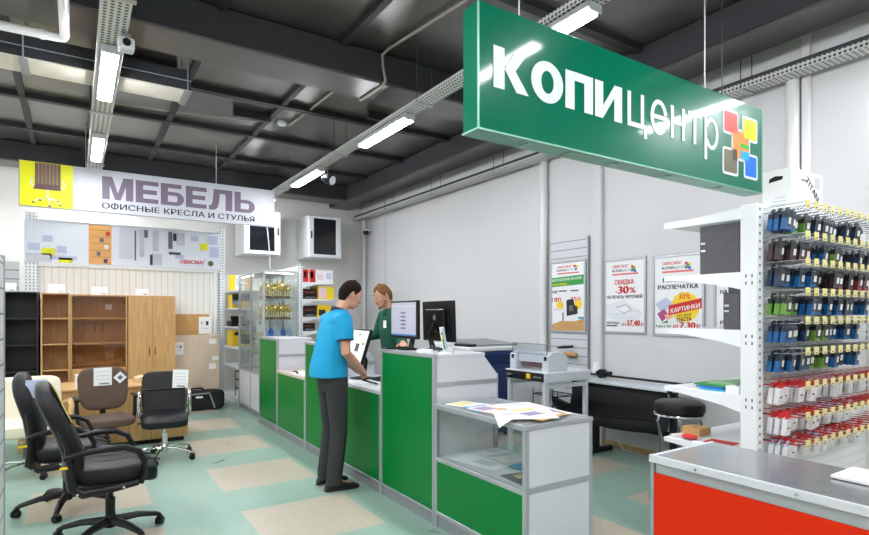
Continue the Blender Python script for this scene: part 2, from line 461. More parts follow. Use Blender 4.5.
# vertical conduits and cover strips of the right wall
struct(MB(m=PIPEW).cyl((5.075, 5.24, 0), (5.075, 5.24, 3.7), .05, seg=18), 'trim_1')
struct(MB(m=WALLR).box(5.07, 5.13, 4.31, 4.46, 0, 3.98, .012), 'trim_2')
struct(MB(m=PIPEW).cyl((5.075, 2.28, 0), (5.075, 2.28, 3.5), .05, seg=18).box(5.085, 5.13, 2.16, 2.22, 0, 3.9, .006), 'trim_3')
struct(MB(m=PIPEW).cyl((5.08, 10.55, 0), (5.08, 10.55, 3.6), .04, seg=14), 'trim_4')
struct(MB(m=WALLR).box(5.11, 5.13, 9.66, 9.7, 0, 3.98, .004), 'trim_5')

# ------------------------------------------------------------------ cable trays and lamps
TRAYM = perforated('tray_steel', (206, 207, 206), (60, 60, 62), (1, 2), .034, .3, .0, .45)
TRAYB = perforated('tray_steel_bottom', (206, 206, 202), (60, 58, 56), (0, 1), .04, .3, .0, .45)
ROD = mat('thin_rod', (70, 72, 74), .5, .4)
def tray(x, z, y0, y1, wid, label, rods):
    t = thing('cable_tray', label, 'cable tray', (x, y0, z))
    b = MB(t, TRAYB); b.box(x-wid/2, x+wid/2, y0, y1, z, z+.003)
    b.box(x-wid/2-.003, x-wid/2, y0, y1, z, z+.05, m=TRAYM); b.box(x+wid/2, x+wid/2+.003, y0, y1, z, z+.05, m=TRAYM)
    b.build('channel', t)
    for y in rods:
        r = MB(t, ROD); r.box(x-wid/2-.02, x+wid/2+.02, y-.02, y+.02, z-.012, z-.001, m=ALU)
        for q in (-1, 1): r.cyl((x+q*(wid/2+.012), y, z-.01), (x+q*(wid/2+.012), y, ZC), .004, seg=6)
        r.build('hanger', t)
    c = MB(t, mat('black_cable', (26, 26, 28), .5))
    for k in range(3):
        dx = (k-1)*wid*.2
        c.tube([(x+dx+.012*math.sin(y*1.7+k), y, z+.014) for y in [y0+i*.5 for i in range(int((y1-y0)/.5)+1)]], .008, 6)
    c.build('cable', t)
    return t
tray(.22, 3.47, -3.6, 10.6, .17, 'wide perforated cable tray carrying lamps above the furniture sign', (.6, 2.1, 3.95, 6.3, 8.5))
tray(2.74, 3.47, -3.6, 10.6, .14, 'perforated cable tray with a row of lamps running down the middle of the ceiling', (.6, 1.9, 3.6, 4.4, 6.35, 8.6))
tray(4.95, 3.47, -3.6, 10.7, .16, 'perforated cable tray hung along the top of the right white wall', (.6, 2.6, 4.2, 6.0, 7.6, 9.2))
tp = MB(m=ROD)
for k, (dx, dz) in enumerate(((.02, .09), (-.05, .075))): tp.cyl((4.95+dx, -3.6, 3.47+dz), (4.95+dx, 10.6, 3.47+dz), .02 if k else .028, seg=8)
place(tp, 'conduit_pair', 'pair of dark pipes lying in the tray along the right wall', 'pipe', (4.95, 3, 3.56))

LAMPE = mat('lamp_diffuser', (246, 250, 255), 0.3, emit=76)
LAMPH = mat('lamp_housing', (190, 192, 196), 0.4, 0.3)
def lamp_proto(label):
    t = thing('ceiling_light', label, 'lamp', (0, 0, 0), group='linear lamps under the cable trays', local=True)
    b = MB(t, LAMPH); b.box(-.06, .06, -.53, .53, .02, .065, .006)
    for q in (-1, 1): b.box(-.058, .058, q*.53-.006, q*.53+.006, 0, .05, .003)
    b.build('housing', t)
    MB(t, LAMPE).box(-.048, .048, -.51, .51, -.008, .02, .008).build('diffuser', t)
    return t
lp = None
rows = [(.22, 5.2, 'bright linear lamp on the left tray, nearer one above the furniture sign'),
        (.22, 7.52, 'bright linear lamp on the left tray, just over the top edge of the furniture sign'),
        (.22, 9.85, None), (.22, 2.9, None), (.22, .6, None), (.22, -1.7, None),
        (2.74, 2.9, 'lit linear lamp partly hidden behind the top of the green sign'),
        (2.74, 5.2, 'lit linear lamp on the middle tray between beam and green sign'),
        (2.74, 7.52, 'lit linear lamp on the middle tray beside the hanging speaker'),
        (2.74, .6, None), (2.74, -1.7, None), (4.97, .85, None), (4.95, -1.7, None), (-2.1, .6, None), (-2.1, -1.7, None), (-2.1, 5.2, None), (-2.1, 7.5, None), (-2.1, 2.9, None), (-2.1, 9.85, None), (2.74, 9.68, None)]  # last two entries: unseen lamps added to brighten the far end of the shop
for x, y, l in rows:
    l = l or 'unseen linear lamp extending the lighting rows'
    z = 3.402
    if lp is None: lp = lamp_proto(l); lp.location = (x, y, z)
    else: dup(lp, (x, y, z), label=l)

# L-shaped white pipe under the near ceiling, pale box duct, conduits
p = MB(m=PIPEW); zz = 3.35
def L(u, v, z):
    r = (u-434.5)/554.6; d = (z-1.5)*554.6/(315-v); s_, c_ = math.sin(CAMYAW), math.cos(CAMYAW)
    return Vector(((s_+c_*r)*d, (c_-s_*r)*d, z))
p.tube([(-2.95, 5.2, 3.6), (-.14, 5.07, 3.6), (-.1, 5.065, 3.6), (-.075, 5.05, 3.6), (-.065, 5.01, 3.6), (-.065, 4.4, 3.6), (-.06, 2.0, 3.6)], .033, 12)
p.cyl((-.22, 5.074, 3.6), (-.19, 5.073, 3.6), .038, seg=12)
place(p, 'hanging_pipe', 'white L-shaped pipe bent under the dark ceiling beside the left lamp tray', 'pipe', (-.1, 5.05, 3.6))
t = thing('air_duct', 'long dark box duct with a pale stained underside hung below the ceiling', 'duct', (.9, 5.7, 3.56))
b = MB(t, BEAMF); b.box(-2.9, .9, 5.53, 5.86, 3.575, 3.76, .008); b.box(-2.9, .9, 5.52, 5.53, 3.655, 3.662, m=ALU); b.build('casing', t)
MB(t, mat('stained_underside', (206, 200, 186), .6, noise=.1, nscale=4)).box(-2.9, .905, 5.535, 5.855, 3.56, 3.575).build('underside', t)
for x in (-.35, .87, .3):
    q = MB(t, GREYK); q.box(x-.03, x+.03, 5.515, 5.875, 3.55, 3.558); q.cyl((x, 5.51, 3.55), (x, 5.51, ZC), .006, seg=6); q.cyl((x, 5.885, 3.55), (x, 5.885, ZC), .006, seg=6)
    q.build('bracket', t)
CONM = mat('conduit', (150, 146, 136), .5)
c = MB(m=CONM); c.tube([(2.62, 1.0, 3.97), (2.58, 3.5, 3.97), (2.44, 4.56, 3.97), (2.43, 4.65, 3.95), (2.44, 4.662, 3.86), (2.47, 4.664, 3.72), (2.46, 4.68, 3.688), (2.44, 5.14, 3.685), (2.44, 5.19, 3.72), (2.43, 5.2, 3.93), (2.43, 5.3, 3.97), (2.4, 5.75, 3.97), (2.35, 7.1, 3.97), (2.32, 7.12, 3.97)], .013, 8)
place(c, 'cable_conduit', 'thin grey conduit bending down and under the big ceiling beam', 'conduit', (2.44, 4.9, 3.7))
c = MB(m=CONM); c.tube([(2.2, 7.1, 3.975), (1.5, 7.3, 3.975), (.4, 7.5, 3.975)], .008, 6)
place(c, 'detector_cable', 'thin cable along the ceiling left of the smoke detector', 'cable', (1.5, 7.3, 3.975))
t = thing('smoke_detector', 'round white smoke detector on the dark ceiling above the middle tray', 'smoke detector', (2.24, 7.08, ZC), local=True)
MB(t, WHITE).lathe([(.055, -.012), (.06, -.03), (.045, -.05), (.02, -.055)][::-1]+[(.055, 0)], seg=20).build('body', t)
MB(t, INK).lathe([(.052, -.022), (.058, -.026), (.052, -.031)], seg=20).build('vent_ring', t)
def cam_unit(loc, rz, label, m, name='security_camera'):
    t = thing(name, label, 'camera', loc, rz, local=True)
    b = MB(t, m); b.box(-.05, .05, -.045, .06, -.04, .04, .012); b.build('body', t)
    l = MB(t, BLACK); l.cyl((0, -.047, 0), (0, -.06, 0), .026, seg=16); l.build('lens', t)
    k = MB(t, ALU); k.cyl((0, .02, .03), (0, .02, .075), .01, seg=8); k.box(-.03, .03, -.01, .05, .07, .078); k.build('mount', t)
    return t
cam_unit((.3, 4.42, 3.385), 0, 'small white boxy camera under the left cable tray', WHITE)
t = thing('spotlight', 'dark round spotlight hanging from the middle cable tray', 'spotlight', (2.8, 6.93, 3.31), .5, local=True)
MB(t, BLACK).tube([(0, .07, 0), (0, .03, 0), (0, -.05, -.03), (0, -.08, -.04)], [.03, .05, .07, .075], 16).build('body', t)
MB(t, CHROME).cyl((0, -.081, -.0405), (0, -.088, -.043), .06, seg=16).build('face', t)
b = MB(t, GREYK); b.tube([(0, 0, .04), (.03, .02, .1), (0, .02, .145)], .008, 6); b.build('mount', t)
t = thing('dome_camera', 'small dark dome camera high in the far right corner of the walls', 'camera', (5.0, 10.3, 3.2), local=True)
MB(t, BLACK).ell((0, 0, 0), (.06, .06, .06)).build('dome', t)
b = MB(t, WHITE); b.box(.0, .13, -.03, .03, .03, .06, .01); b.lathe([(.065, .02), (.065, .05), (.03, .07)], seg=16); b.build('wall_mount', t)

# ------------------------------------------------------------------ furniture sign (white hanging board)
SIGNW = mat('sign_white', (196, 197, 206), 0.4)
PURP = mat('purple_grey_ink', (112, 98, 116), 0.5)
t = thing('hanging_sign', 'long white hanging furniture sign with a yellow square and purple-grey lettering', 'sign', (1.0, 8.6, 2.868))
b = MB(t, SIGNW); b.box(-.582, 2.606, 8.6, 8.66, 2.868, 3.435, .004); b.box(-.587, -.582, 8.598, 8.66, 2.86, 3.44, m=GREYK); b.build('panel', t)
MB(t, LIME).box(-.578, -.02, 8.594, 8.6, 2.872, 3.432).build('yellow_square', t)
g = MB(t, PURP)
y = 8.592
def bx2(x0, x1, z0, z1, m=None, b=.0): g.box(x0, x1, y-.003, y+.002, z0, z1, b, m)
# office chair picture: ribbed brown back and chrome star foot
cx = -.29
for k in range(7): bx2(cx-.133+k*.039, cx-.133+k*.039+.034, 3.14, 3.425, mat('print_brown', (112, 84, 80), .5))
g.prism([(cx-.15, 3.09), (cx+.14, 3.09), (cx+.125, 3.16), (cx-.125, 3.16)], 1, y-.004, y+.002, mat('print_brown_dark', (92, 66, 64), .5))
for q in (-1, 1): g.tube([(cx+q*.16, y, 3.22), (cx+q*.175, y, 3.16), (cx+q*.15, y, 3.11)], .008, 6, WHITE)
bx2(cx-.008, cx+.008, 2.98, 3.09, WHITE)
for dx, dz in ((-.15, 2.93), (-.08, 2.96), (.02, 2.895), (.13, 2.915), (.1, 2.965)):
    g.tube([(cx, y, 2.985), (cx+dx*.6, y, 2.985-(2.985-dz)*.3), (cx+dx, y, dz)], .006, 6, WHITE); bx2(cx+dx-.012, cx+dx+.012, dz-.018, dz, INK)
g.build('chair_picture', t)
l = MB(t, PURP); l.glyphs('МЕБЕЛЬ', (.302, 8.597, 3.047), (1, 0, 0), (0, 0, 1), 1.995, .304)
l.build('headline', t)
l = MB(t, INK); l.text('ОФИСНЫЕ КРЕСЛА И СТУЛЬЯ', (.302, 8.597, 2.922), (1, 0, 0), (0, 0, 1), w=1.995, h=.077, bold=.02); l.build('lettering', t)
for x in (.12, 1.75):
    b = MB(t, PIPEW); b.cyl((x, 8.63, 3.43), (x, 8.63, ZC), .0035, seg=6); b.build('wire', t)
b = MB(m=PIPEW); b.tube([(2.5, 8.63, 2.868), (2.53, 8.64, 2.6), (2.56, 8.66, 2.3), (2.58, 8.7, 2.14)], .009, 6)
place(b, 'loose_cable', 'white cable hanging from the right end of the furniture sign to the trophy case', 'cable', (2.5, 8.63, 2.86))

# ------------------------------------------------------------------ furniture display gondola
PERFW = perforated('perforated_white', (232, 234, 236), (70, 72, 78), (0, 2), .045, .2, 0, .4)
STRIPE = striped('striped_panel', (236, 234, 228), (206, 200, 186), 0, .09, .1, .5)
t = thing('display_wall', 'tall white striped display wall with perforated uprights and a printed header banner', 'display stand', (.7, 9.75, 0))
MB(t, STRIPE).box(-.6, 2.02, 9.76, 9.8, 0, 2.25).build('back_panel', t)
for x0, x1 in ((-.585, -.445), (2.02, 2.1)):
    u = MB(t, PERFW); u.box(x0, x1, 9.7, 9.78, 0, 2.96, .004); u.build('upright', t)
b = MB(t, SHELFW); b.box(-.6, 2.02, 9.72, 9.76, 2.2, 2.25, .005); b.box(1.93, 1.99, 9.72, 9.77, 1.1, 2.2, .004); b.build('rail', t)
hb = MB(t, mat('banner_print', (226, 230, 240), .35)); hb.box(-.6, 2.02, 9.675, 9.7, 2.25, 2.85, .003)
hb.box(-.46, 2.02, 9.665, 9.71, 2.85, 2.875, .004, SHELFW); hb.build('header_banner', t)
g = MB(t, LILAC); y = 9.672
for x0, x1, z0, z1, m in ((-.56, -.42, 2.42, 2.52, LILAC), (-.39, -.27, 2.55, 2.64, LILAC), (-.4, -.24, 2.36, 2.46, LIME), (-.22, -.1, 2.4, 2.5, LILAC), (-.2, -.03, 2.26, 2.33, LIME), (-.58, -.28, 2.26, 2.38, GREYP), (-.3, .02, 2.3, 2.36, LILAC),
        (.17, .46, 2.26, 2.84, ORANGE), (.56, .74, 2.36, 2.84, mat('print_light', (208, 210, 222), .5)), (.77, .785, 2.34, 2.8, INK), (.83, .9, 2.4, 2.82, GREYP), (.9, .95, 2.7, 2.82, PURP), (1.0, 1.15, 2.28, 2.46, GREYP), (.98, 1.02, 2.28, 2.44, NAVY), (1.02, 1.1, 2.5, 2.82, SIGNW),
        (1.24, 1.3, 2.55, 2.82, PURP), (1.31, 1.36, 2.68, 2.8, INK), (1.25, 1.42, 2.46, 2.5, NAVY), (1.36, 1.48, 2.62, 2.82, GREYP), (1.34, 1.47, 2.4, 2.46, LILAC), (1.58, 1.68, 2.7, 2.78, LILAC), (1.71, 1.83, 2.56, 2.67, LIME), (1.84, 1.98, 2.66, 2.8, LILAC), (1.86, 2.0, 2.45, 2.62, LILAC)):
    g.box(x0, x1, y-.002, y+.003, z0, z1, 0, m)
for k in range(5): g.box(.2, .44, y-.004, y+.002, 2.36+k*.1, 2.375+k*.1, 0, CARD)
for k, (x, z) in enumerate(((.36, 2.28), (.27, 2.385), (.37, 2.49), (.31, 2.59), (.39, 2.69))): g.box(x, x+.05, y-.005, y+.002, z, z+.06, 0, (NAVY, PURP, PAPER, PURP, REDINK)[k])
g.prism([(1.875+.045*math.cos(a*PI/8), 2.345+.045*math.sin(a*PI/8)) for a in range(16)], 1, y-.004, y+.002, mat('olive_print', (96, 100, 50), .5))
g.build('furniture_picture', t)
l = MB(t, REDINK); l.text('ОФИСМАГ', (1.41, y-.004, 2.325), (1, 0, 0), (0, 0, 1), w=.38, h=.062, bold=.03)
l.box(1.43, 1.78, y-.004, y, 2.29, 2.298, 0, GREYP); l.build('lettering', t)

# slat panel seen beyond the dark bookcase and the slat partition close to the camera
SLAT = striped('slat_board', (196, 198, 200), (96, 98, 102), 2, .125, .09, .45)
b = MB(m=SLAT); b.box(-1.75, -.66, 9.74, 9.78, 0, 2.25); place(b, 'slat_panel', 'grey slat panel left of the display wall above the black bookcase', 'slat panel', (-1.2, 9.76, 0))
t = thing('slat_partition', 'grey slat partition cut off by the left edge of the picture', 'slat panel', (-.33, 2.6, 0))
b = MB(t, SLAT); b.box(-.36, -.3, 1.3, 3.5, .08, 1.78); b.build('slat_board', t)
b = MB(t, GREYK); b.box(-.365, -.295, 3.5, 3.52, 0, 1.8, .004); b.box(-.365, -.295, 1.3, 3.5, 0, .08, .004); b.build('frame', t)

# ------------------------------------------------------------------ cabinets in front of the display wall (front Y=9.3)
YF, YB = 9.3, 9.69
def bookcase(x0, x1, H, m, mi, label, shelves, legs=.06):
    t = thing('bookcase', label, 'bookcase', ((x0+x1)/2, YF, 0))
    b = MB(t, m)
    for q in (x0, x1-.02): b.box(q, q+.02, YF, YB, 0, H, .002)
    b.box(x0+.02, x1-.02, YF, YB, H-.02, H, .002); b.box(x0+.02, x1-.02, YF+.02, YB, 0, legs, .002)
    b.build('carcass', t)
    MB(t, mi).box(x0+.02, x1-.02, YB-.012, YB-.004, legs, H-.02).build('back_board', t)
    for z in shelves: MB(t, m).box(x0+.02, x1-.02, YF+.006, YB-.012, z-.01, z+.01, .002).build('shelf', t)
    return t
bookcase(-.84, -.42, 1.815, WENGE, WENGE, 'tall open black bookcase at the left end of the cabinet row', (.06, .36, .73, 1.09, 1.45))
bookcase(-.395, -.06, 1.805, WOODL, WOODD, 'narrow open light wood bookcase beside the black bookcase', (.06, .36, .73, 1.09, 1.45))
x0, x1, H = -.055, .645, 1.79
t = thing('glass_cabinet', 'light wood cabinet with bronze glass doors between open bookcase and wardrobe', 'cabinet', (.3, YF, 0))
b = MB(t, WOODL)
for q in (x0, x1-.02): b.box(q, q+.02, YF, YB, 0, H, .002)
b.box(x0+.02, x1-.02, YF, YB, H-.02, H); b.box(x0+.02, x1-.02, YF+.02, YB, 0, .06); b.build('carcass', t)
MB(t, WOODD).box(x0+.02, x1-.02, YB-.012, YB-.004, .06, H-.02).build('back_board', t)
for z in (.73, 1.09, 1.45): MB(t, WOODL).box(x0+.02, x1-.02, YF+.01, YB-.012, z-.01, z+.01).build('shelf', t)
for k in range(2):
    a = x0+.022+k*.328; d = MB(t, GLASSB); d.box(a, a+.325, YF-.006, YF, .74, H-.025); d = d.build('glass_door', t)
    hx = x0+.35-.045+k*.09-.006; h = MB(t, INK); h.tube([(hx, YF-.006, 1.27), (hx, YF-.03, 1.28), (hx, YF-.03, 1.37), (hx, YF-.006, 1.38)], .005, 6); h.build('handle', d)
    for z in (.83, 1.68):
        h = MB(t, INK); q = a+.02 if k == 0 else a+.305; h.cyl((q, YF-.006, z), (q, YF-.014, z), .014, seg=12); h.build('hinge', d)
    d = MB(t, WOODL); d.box(a, a+.325, YF-.018, YF, .065, .735, .002); d.build('lower_door', t)
pa = MB(t, PAPER); pa.box(.38, .47, YB-.02, YB-.014, 1.58, 1.66); pa.build('price_sticker', t)
x0, x1 = .655, 1.29
t = thing('wardrobe', 'tall closed light wood wardrobe with two doors at the right end of the cabinets', 'wardrobe', (.97, YF, 0))
b = MB(t, WOODL); b.box(x0, x1, YF, YB, .05, 1.79, .002); b.box(x0+.01, x1-.01, YF+.02, YB, 0, .05); b.build('carcass', t)
for k in range(2):
    a = x0+.003+k*.316; d = MB(t, WOODL); d.box(a, a+.313, YF-.018, YF-.001, .06, 1.785, .002); d = d.build('door', t)
    hx = x0+.316-.04+k*.08; h = MB(t, mat('bronze_handle', (96, 74, 44), .35, .8)); h.tube([(hx, YF-.018, .9), (hx, YF-.042, .91), (hx, YF-.045, .96), (hx, YF-.042, 1.01), (hx, YF-.018, 1.02)], .006, 6); h.build('handle', d)
# price cards standing on the cabinets
def card(x, z, w, h, label, y=YF+.12):
    t = MB(m=PAPER); t.prism([(y, z), (y+.004, z), (y+.034, z+h), (y+.03, z+h)], 0, x-w/2, x+w/2)
    t.box(x-w*.38, x+w*.4, y+.006, y+.008, z+.03, z+.036, 0, GREYP); t.box(x+w*.1, x+w*.42, y+.004, y+.006, z+.012, z+.022, 0, INK)
    return place(t, 'price_card', label, 'price card', (x, y, z))
card(-.76, 1.816, .18, .12, 'white price card on top of the black bookcase')
card(-.22, 1.806, .2, .13, 'white price card on top of the narrow open wood bookcase')
card(.3, 1.791, .2, .12, 'white price card on top of the glass-door cabinet')
card(.85, 1.791, .17, .1, 'pale price card on top of the two-door wardrobe')

# low wooden cupboard with a desk top in front
t = thing('low_cupboard', 'long low light wood cupboard with a flat top behind the chairs', 'cupboard', (.45, 7.5, 0))
b = MB(t, WOODL); b.box(-.5, 1.14, 7.21, 7.98, .05, .665, .002); b.build('carcass', t)
MB(t, WOODX).box(-.52, 1.155, 7.18, 8.0, .665, .69, .004).build('top', t)
MB(t, BLACKM).box(-.46, 1.1, 7.25, 7.95, 0, .05).build('plinth', t)
for a, c in ((-.5, -.18), (-.175, .12), (.125, .525), (.53, .735), (.74, 1.138)):
    MB(t, WOODL).box(a, c, 7.192, 7.208, .058, .66, .002).build('door', t)
b = MB(m=PAPER); b.box(.0, .105, 7.42, 7.48, .69, .83, .003); place(b, 'small_box', 'small white box standing on the low wooden cupboard', 'box', (.05, 7.45, .69))
b = MB(m=mat('pinkish_folder', (214, 186, 150), .7)); b.prism([(.6, .691), (.85, .691), (.83, .72), (.68, .76), (.61, .74)], 1, 7.5, 7.75); place(b, 'folder_pile', 'crumpled beige wrapping on the low cupboard behind the chrome-armed chair', 'wrapping', (.72, 7.6, .69))

# cardboard sheets leaning at the display wall, notes, black bag
lean = Matrix.Translation((0, 9.69, 0)) @ Matrix.Rotation(-.03, 4, 'X')
def sheet(x0, x1, z1, y, m, name, label, notes=()):
    t = thing(name, label, 'cardboard', ((x0+x1)/2, y, 0))
    mx = Matrix.Translation((0, y, 0)) @ Matrix.Rotation(-.035, 4, 'X')
    MB(t, m).box(x0, x1, -.025, .0, 0, z1, .004, mx=mx).build('board', t)
    for (nx, nz, nw, nh) in notes:
        n = MB(t, PAPER); n.box(nx, nx+nw, -.028, -.025, nz, nz+nh, mx=mx)
        if nh > .15:
            n.box(nx+nw*.2, nx+nw*.8, -.0295, -.028, nz+nh*.3, nz+nh*.36, m=GREYP, mx=mx); n.box(nx+nw*.55, nx+nw*.75, -.0295, -.028, nz+nh*.5, nz+nh*.75, m=INK, mx=mx)
            n.box(nx+nw*.15, nx+nw*.35, -.0295, -.028, nz+nh*.55, nz+nh*.75, m=GREYP, mx=mx)
        n.build('note', t)
    return t
sheet(1.32, 1.86, 1.515, 9.7, CARD, 'cardboard_sheet', 'brown cardboard sheet with a printed notice, rearmost of the leaning boards', ((1.7, 1.19, .2, .28),))
sheet(1.31, 2.0, 1.18, 9.58, CARDL, 'cardboard_sheet', 'pale flat packed board taped with small paper notes beside the wardrobe', ((1.33, .87, .12, .2), (1.83, 1.03, .12, .08), (1.88, .76, .09, .07), (1.83, .62, .11, .09)))
t = thing('equipment_bag', 'black fabric equipment bag with grey straps on the floor below leaning cardboard', 'bag', (1.66, 9.42, 0))
MB(t, FABRIC_BLK).ell((1.665, 9.4, .155), (.355, .13, .155), .35, .3, 28, 14).build('body', t)
b = MB(t, mat('grey_strap', (128, 132, 140), .7))
for pts in (((1.44, .03), (1.5, .26)), ((1.5, .26), (1.78, .27)), ((1.78, .27), (1.86, .03))): b.tube([(pts[0][0], 9.265, pts[0][1]), (pts[1][0], 9.265, pts[1][1])], .014, 6, flat=1)
b.build('strap', t)
b = MB(t, PAPER); b.box(1.58, 1.68, 9.26, 9.268, .2, .23); b.build('label_patch', t)
b = MB(t, BLACK); b.tube([(1.5, 9.38, .3), (1.55, 9.36, .345), (1.68, 9.36, .345), (1.73, 9.38, .3)], .014, 8); b.build('handle', t)
# ------------------------------------------------------------------ wall cabinets on the far wall
def rack(x, label):
    t = thing('wall_cabinet', label, 'cabinet', (x, 10.8, 2.6))
    b = MB(t, WHITE); x1 = x+.66
    b.box(x, x1, 10.14, 10.79, 2.6, 3.4, .012); b.build('casing', t)
    d = MB(t, WHITE)
    d.box(x+.005, x+.1, 10.115, 10.14, 2.605, 3.395, .004); d.box(x1-.11, x1-.005, 10.115, 10.14, 2.605, 3.395, .004)
    d.box(x+.1, x1-.11, 10.115, 10.14, 2.605, 2.665, .004); d.box(x+.1, x1-.11, 10.115, 10.14, 3.35, 3.395, .004); d = d.build('door', t)
    MB(t, mat('smoked_glass', (20, 22, 26), .08)).box(x+.1, x1-.11, 10.12, 10.136, 2.665, 3.35).build('pane', d)
    h = MB(t, BLACK); hx = x+.05 if x > 3.5 else x1-.05; h.box(hx-.014, hx+.014, 10.1, 10.115, 2.96, 3.1, .004); h.build('handle', d)
rack(2.52, 'white wall cabinet with dark glass door, partly behind the end of the furniture sign')
rack(3.72, 'white wall cabinet with dark glass door in the far corner above the printer shelves')

# ------------------------------------------------------------------ trophy showcase
t = thing('glass_showcase', 'tall aluminium and glass showcase filled with gold trophies', 'showcase', (2.5, 8.65, 0))
xa, xb, ya, yb, H = 2.25, 2.77, 7.95, 9.38, 2.14
b = MB(t, ALU)
for x in (xa, xb-.03):
    for y in (ya, (ya+yb)/2-.015, yb-.03): b.box(x, x+.03, y, y+.03, .06, H, .003)
for z in (.06, .62, H-.03):
    for x in (xa, xb-.03): b.box(x+.004, x+.026, ya+.03, yb-.03, z, z+.03, .002)
    for y in (ya, yb-.03): b.box(xa+.03, xb-.03, y+.004, y+.026, z, z+.03, .002)
b.box(xa+.03, xb-.03, ya+.03, yb-.03, H-.02, H-.005); b.build('frame', t)
b = MB(t, LAMW); b.box(xa+.008, xa+.02, ya+.03, yb-.03, .09, .62); b.box(xa+.03, xb-.03, ya+.008, ya+.02, .09, .62); b.box(xb-.02, xb-.008, ya+.03, yb-.03, .09, .62); b.box(xa+.02, xb-.02, ya+.02, yb-.02, .61, .625); b.build('lower_cabinet', t)
b = MB(t, GREYK); b.box(xa+.01, xb-.01, ya+.01, yb-.01, 0, .06); b.build('plinth', t)
for q in (xa+.012, xb-.018):
    for k in range(2):
        y0 = ya+.03+k*.715-(.015 if k else 0); MB(t, GLASS).box(q, q+.005, y0, y0+.67, .65, H-.03).build('glass_pane', t)
for q in (ya+.012, yb-.018): MB(t, GLASS).box(xa+.03, xb-.03, q, q+.005, .65, H-.03).build('glass_pane', t)
for z in (1.12, 1.43, 1.74): MB(t, GLASS).box(xa+.025, xb-.025, ya+.025, yb-.025, z, z+.006).build('glass_shelf', t)

def trophy(loc, label, h=.27, metal=GOLD, group=None, style=0):
    t = thing('trophy', label, 'trophy', loc, local=True, group=group)
    MB(t, mat('brown_marble', (96, 70, 44), .25)).lathe([(.034, 0), (.034, .018), (.03, .036)], seg=14).build('base', t)
    c = MB(t, metal); k = h/.27
    if style == 0:
        c.lathe([(.03, .035), (.012, .05), (.009, .08*k), (.018, .1*k), (.012, .12*k), (.03, .15*k), (.042, .19*k), (.046, .215*k), (.042, .22*k), (.03, .235*k), (.01, .25*k), (.012, .262*k), (.016, .275*k), (.008, .3*k), (.0, .305*k)], seg=16)
    else:
        c.lathe([(.028, .035), (.01, .05), (.014, .12*k), (.01, .15*k)], seg=12); c.ell((0, 0, .2*k), (.04, .022, .055*k), 1, 1, 12, 8); c.lathe([(.02, .24*k), (.03, .27*k), (.0, .28*k)], seg=10)
    c.build('cup', t)
    if style == 0:
        for q in (-1, 1):
            hd = MB(t, metal); hd.tube([(q*.042, 0, .21*k), (q*.07, 0, .225*k), (q*.068, 0, .18*k), (q*.03, 0, .152*k)], .005, 6); hd.build('handle', t)
    return t
heights = {1.7475: 'top', 1.4375: 'second', 1.1275: 'third'}
_l = MB(t, mat('strip_lamp', (255, 244, 224), .3, emit=14)); _l.box(xa+.06, xb-.06, ya+.06, ya+.085, H-.034, H-.022); _l.box(xa+.04, xa+.06, ya+.75, yb-.06, H-.034, H-.022); _l.build('strip_lamp', t)
TX = (2.345, 2.45, 2.555, 2.66); TY = (8.07, 8.185, 8.3, 8.415)
PT = {}
for si, (z, sn) in enumerate(((1.7475, 'top'), (1.4375, 'second'))):
    for c_ in range(4):
        for r_ in range(4):
            st = (c_ + r_ + si) % 2; k_ = (.86 if st == 0 else .8) * random.uniform(.85, 1.0 if si else 1.08)
            lab = '%s, %s glass shelf, %s from left in %s row' % (('gold cup trophy', 'slim gold figure award')[st], sn, ordinal(c_), ('front', 'second', 'third', 'rear')[r_])
            loc = (TX[c_], TY[r_], z); rz = PI/2*(c_ % 2)*0 + random.uniform(-.25, .25) + (PI/2 if st == 0 and r_ % 2 else 0)
            if st not in PT: PT[st] = trophy(loc, lab, .27, style=st); PT[st].rotation_euler.z = rz; PT[st].scale = (k_,)*3
            else: dup(PT[st], loc, rz, lab, scale=(k_,)*3)
def award(loc, label, m):
    t = thing('award_plaque', label, 'award', loc, random.uniform(-.4, .4), local=True)
    MB(t, BLACKM).box(-.035, .035, -.025, .025, 0, .02, .003).build('base', t)
    b = MB(t, m); b.prism([(-.035, .02), (.035, .02), (.042, .13), (.0, .19), (-.042, .13)], 1, -.008, .008); b.build('plate', t)
    return t
SILV = mat('silver_plate', (170, 196, 226), .2, .6)
for i, x in enumerate((2.31, 2.4, 2.49, 2.58, 2.67)):
    award((x, 8.06+.03*(i % 2), 1.1275), 'pointed %s award plaque, %s from left on the third glass shelf' % (('silver', 'blue')[i % 2], ordinal(i)), (SILV, BLUEINK)[i % 2])
CLEAR = glass_mat('crystal', (225, 235, 240), .6)
for i, (x, y) in enumerate(((2.33, 8.75), (2.36, 8.95), (2.33, 9.15))):
    b = MB(m=CLEAR); b.lathe([(.03, 0), (.03, .01), (.006, .02), (.006, .08), (.035, .1), (.04, .2), (.037, .2), (.03, .1)], seg=14)
    place_ = Matrix.Translation((x, y, 1.1275)); b.v = [place_ @ p for p in b.v]
    place(b, 'crystal_goblet', 'crystal goblet in the far half of the trophy showcase, %s from the middle post' % ordinal(i), 'goblet', (x, y, 1.1275))

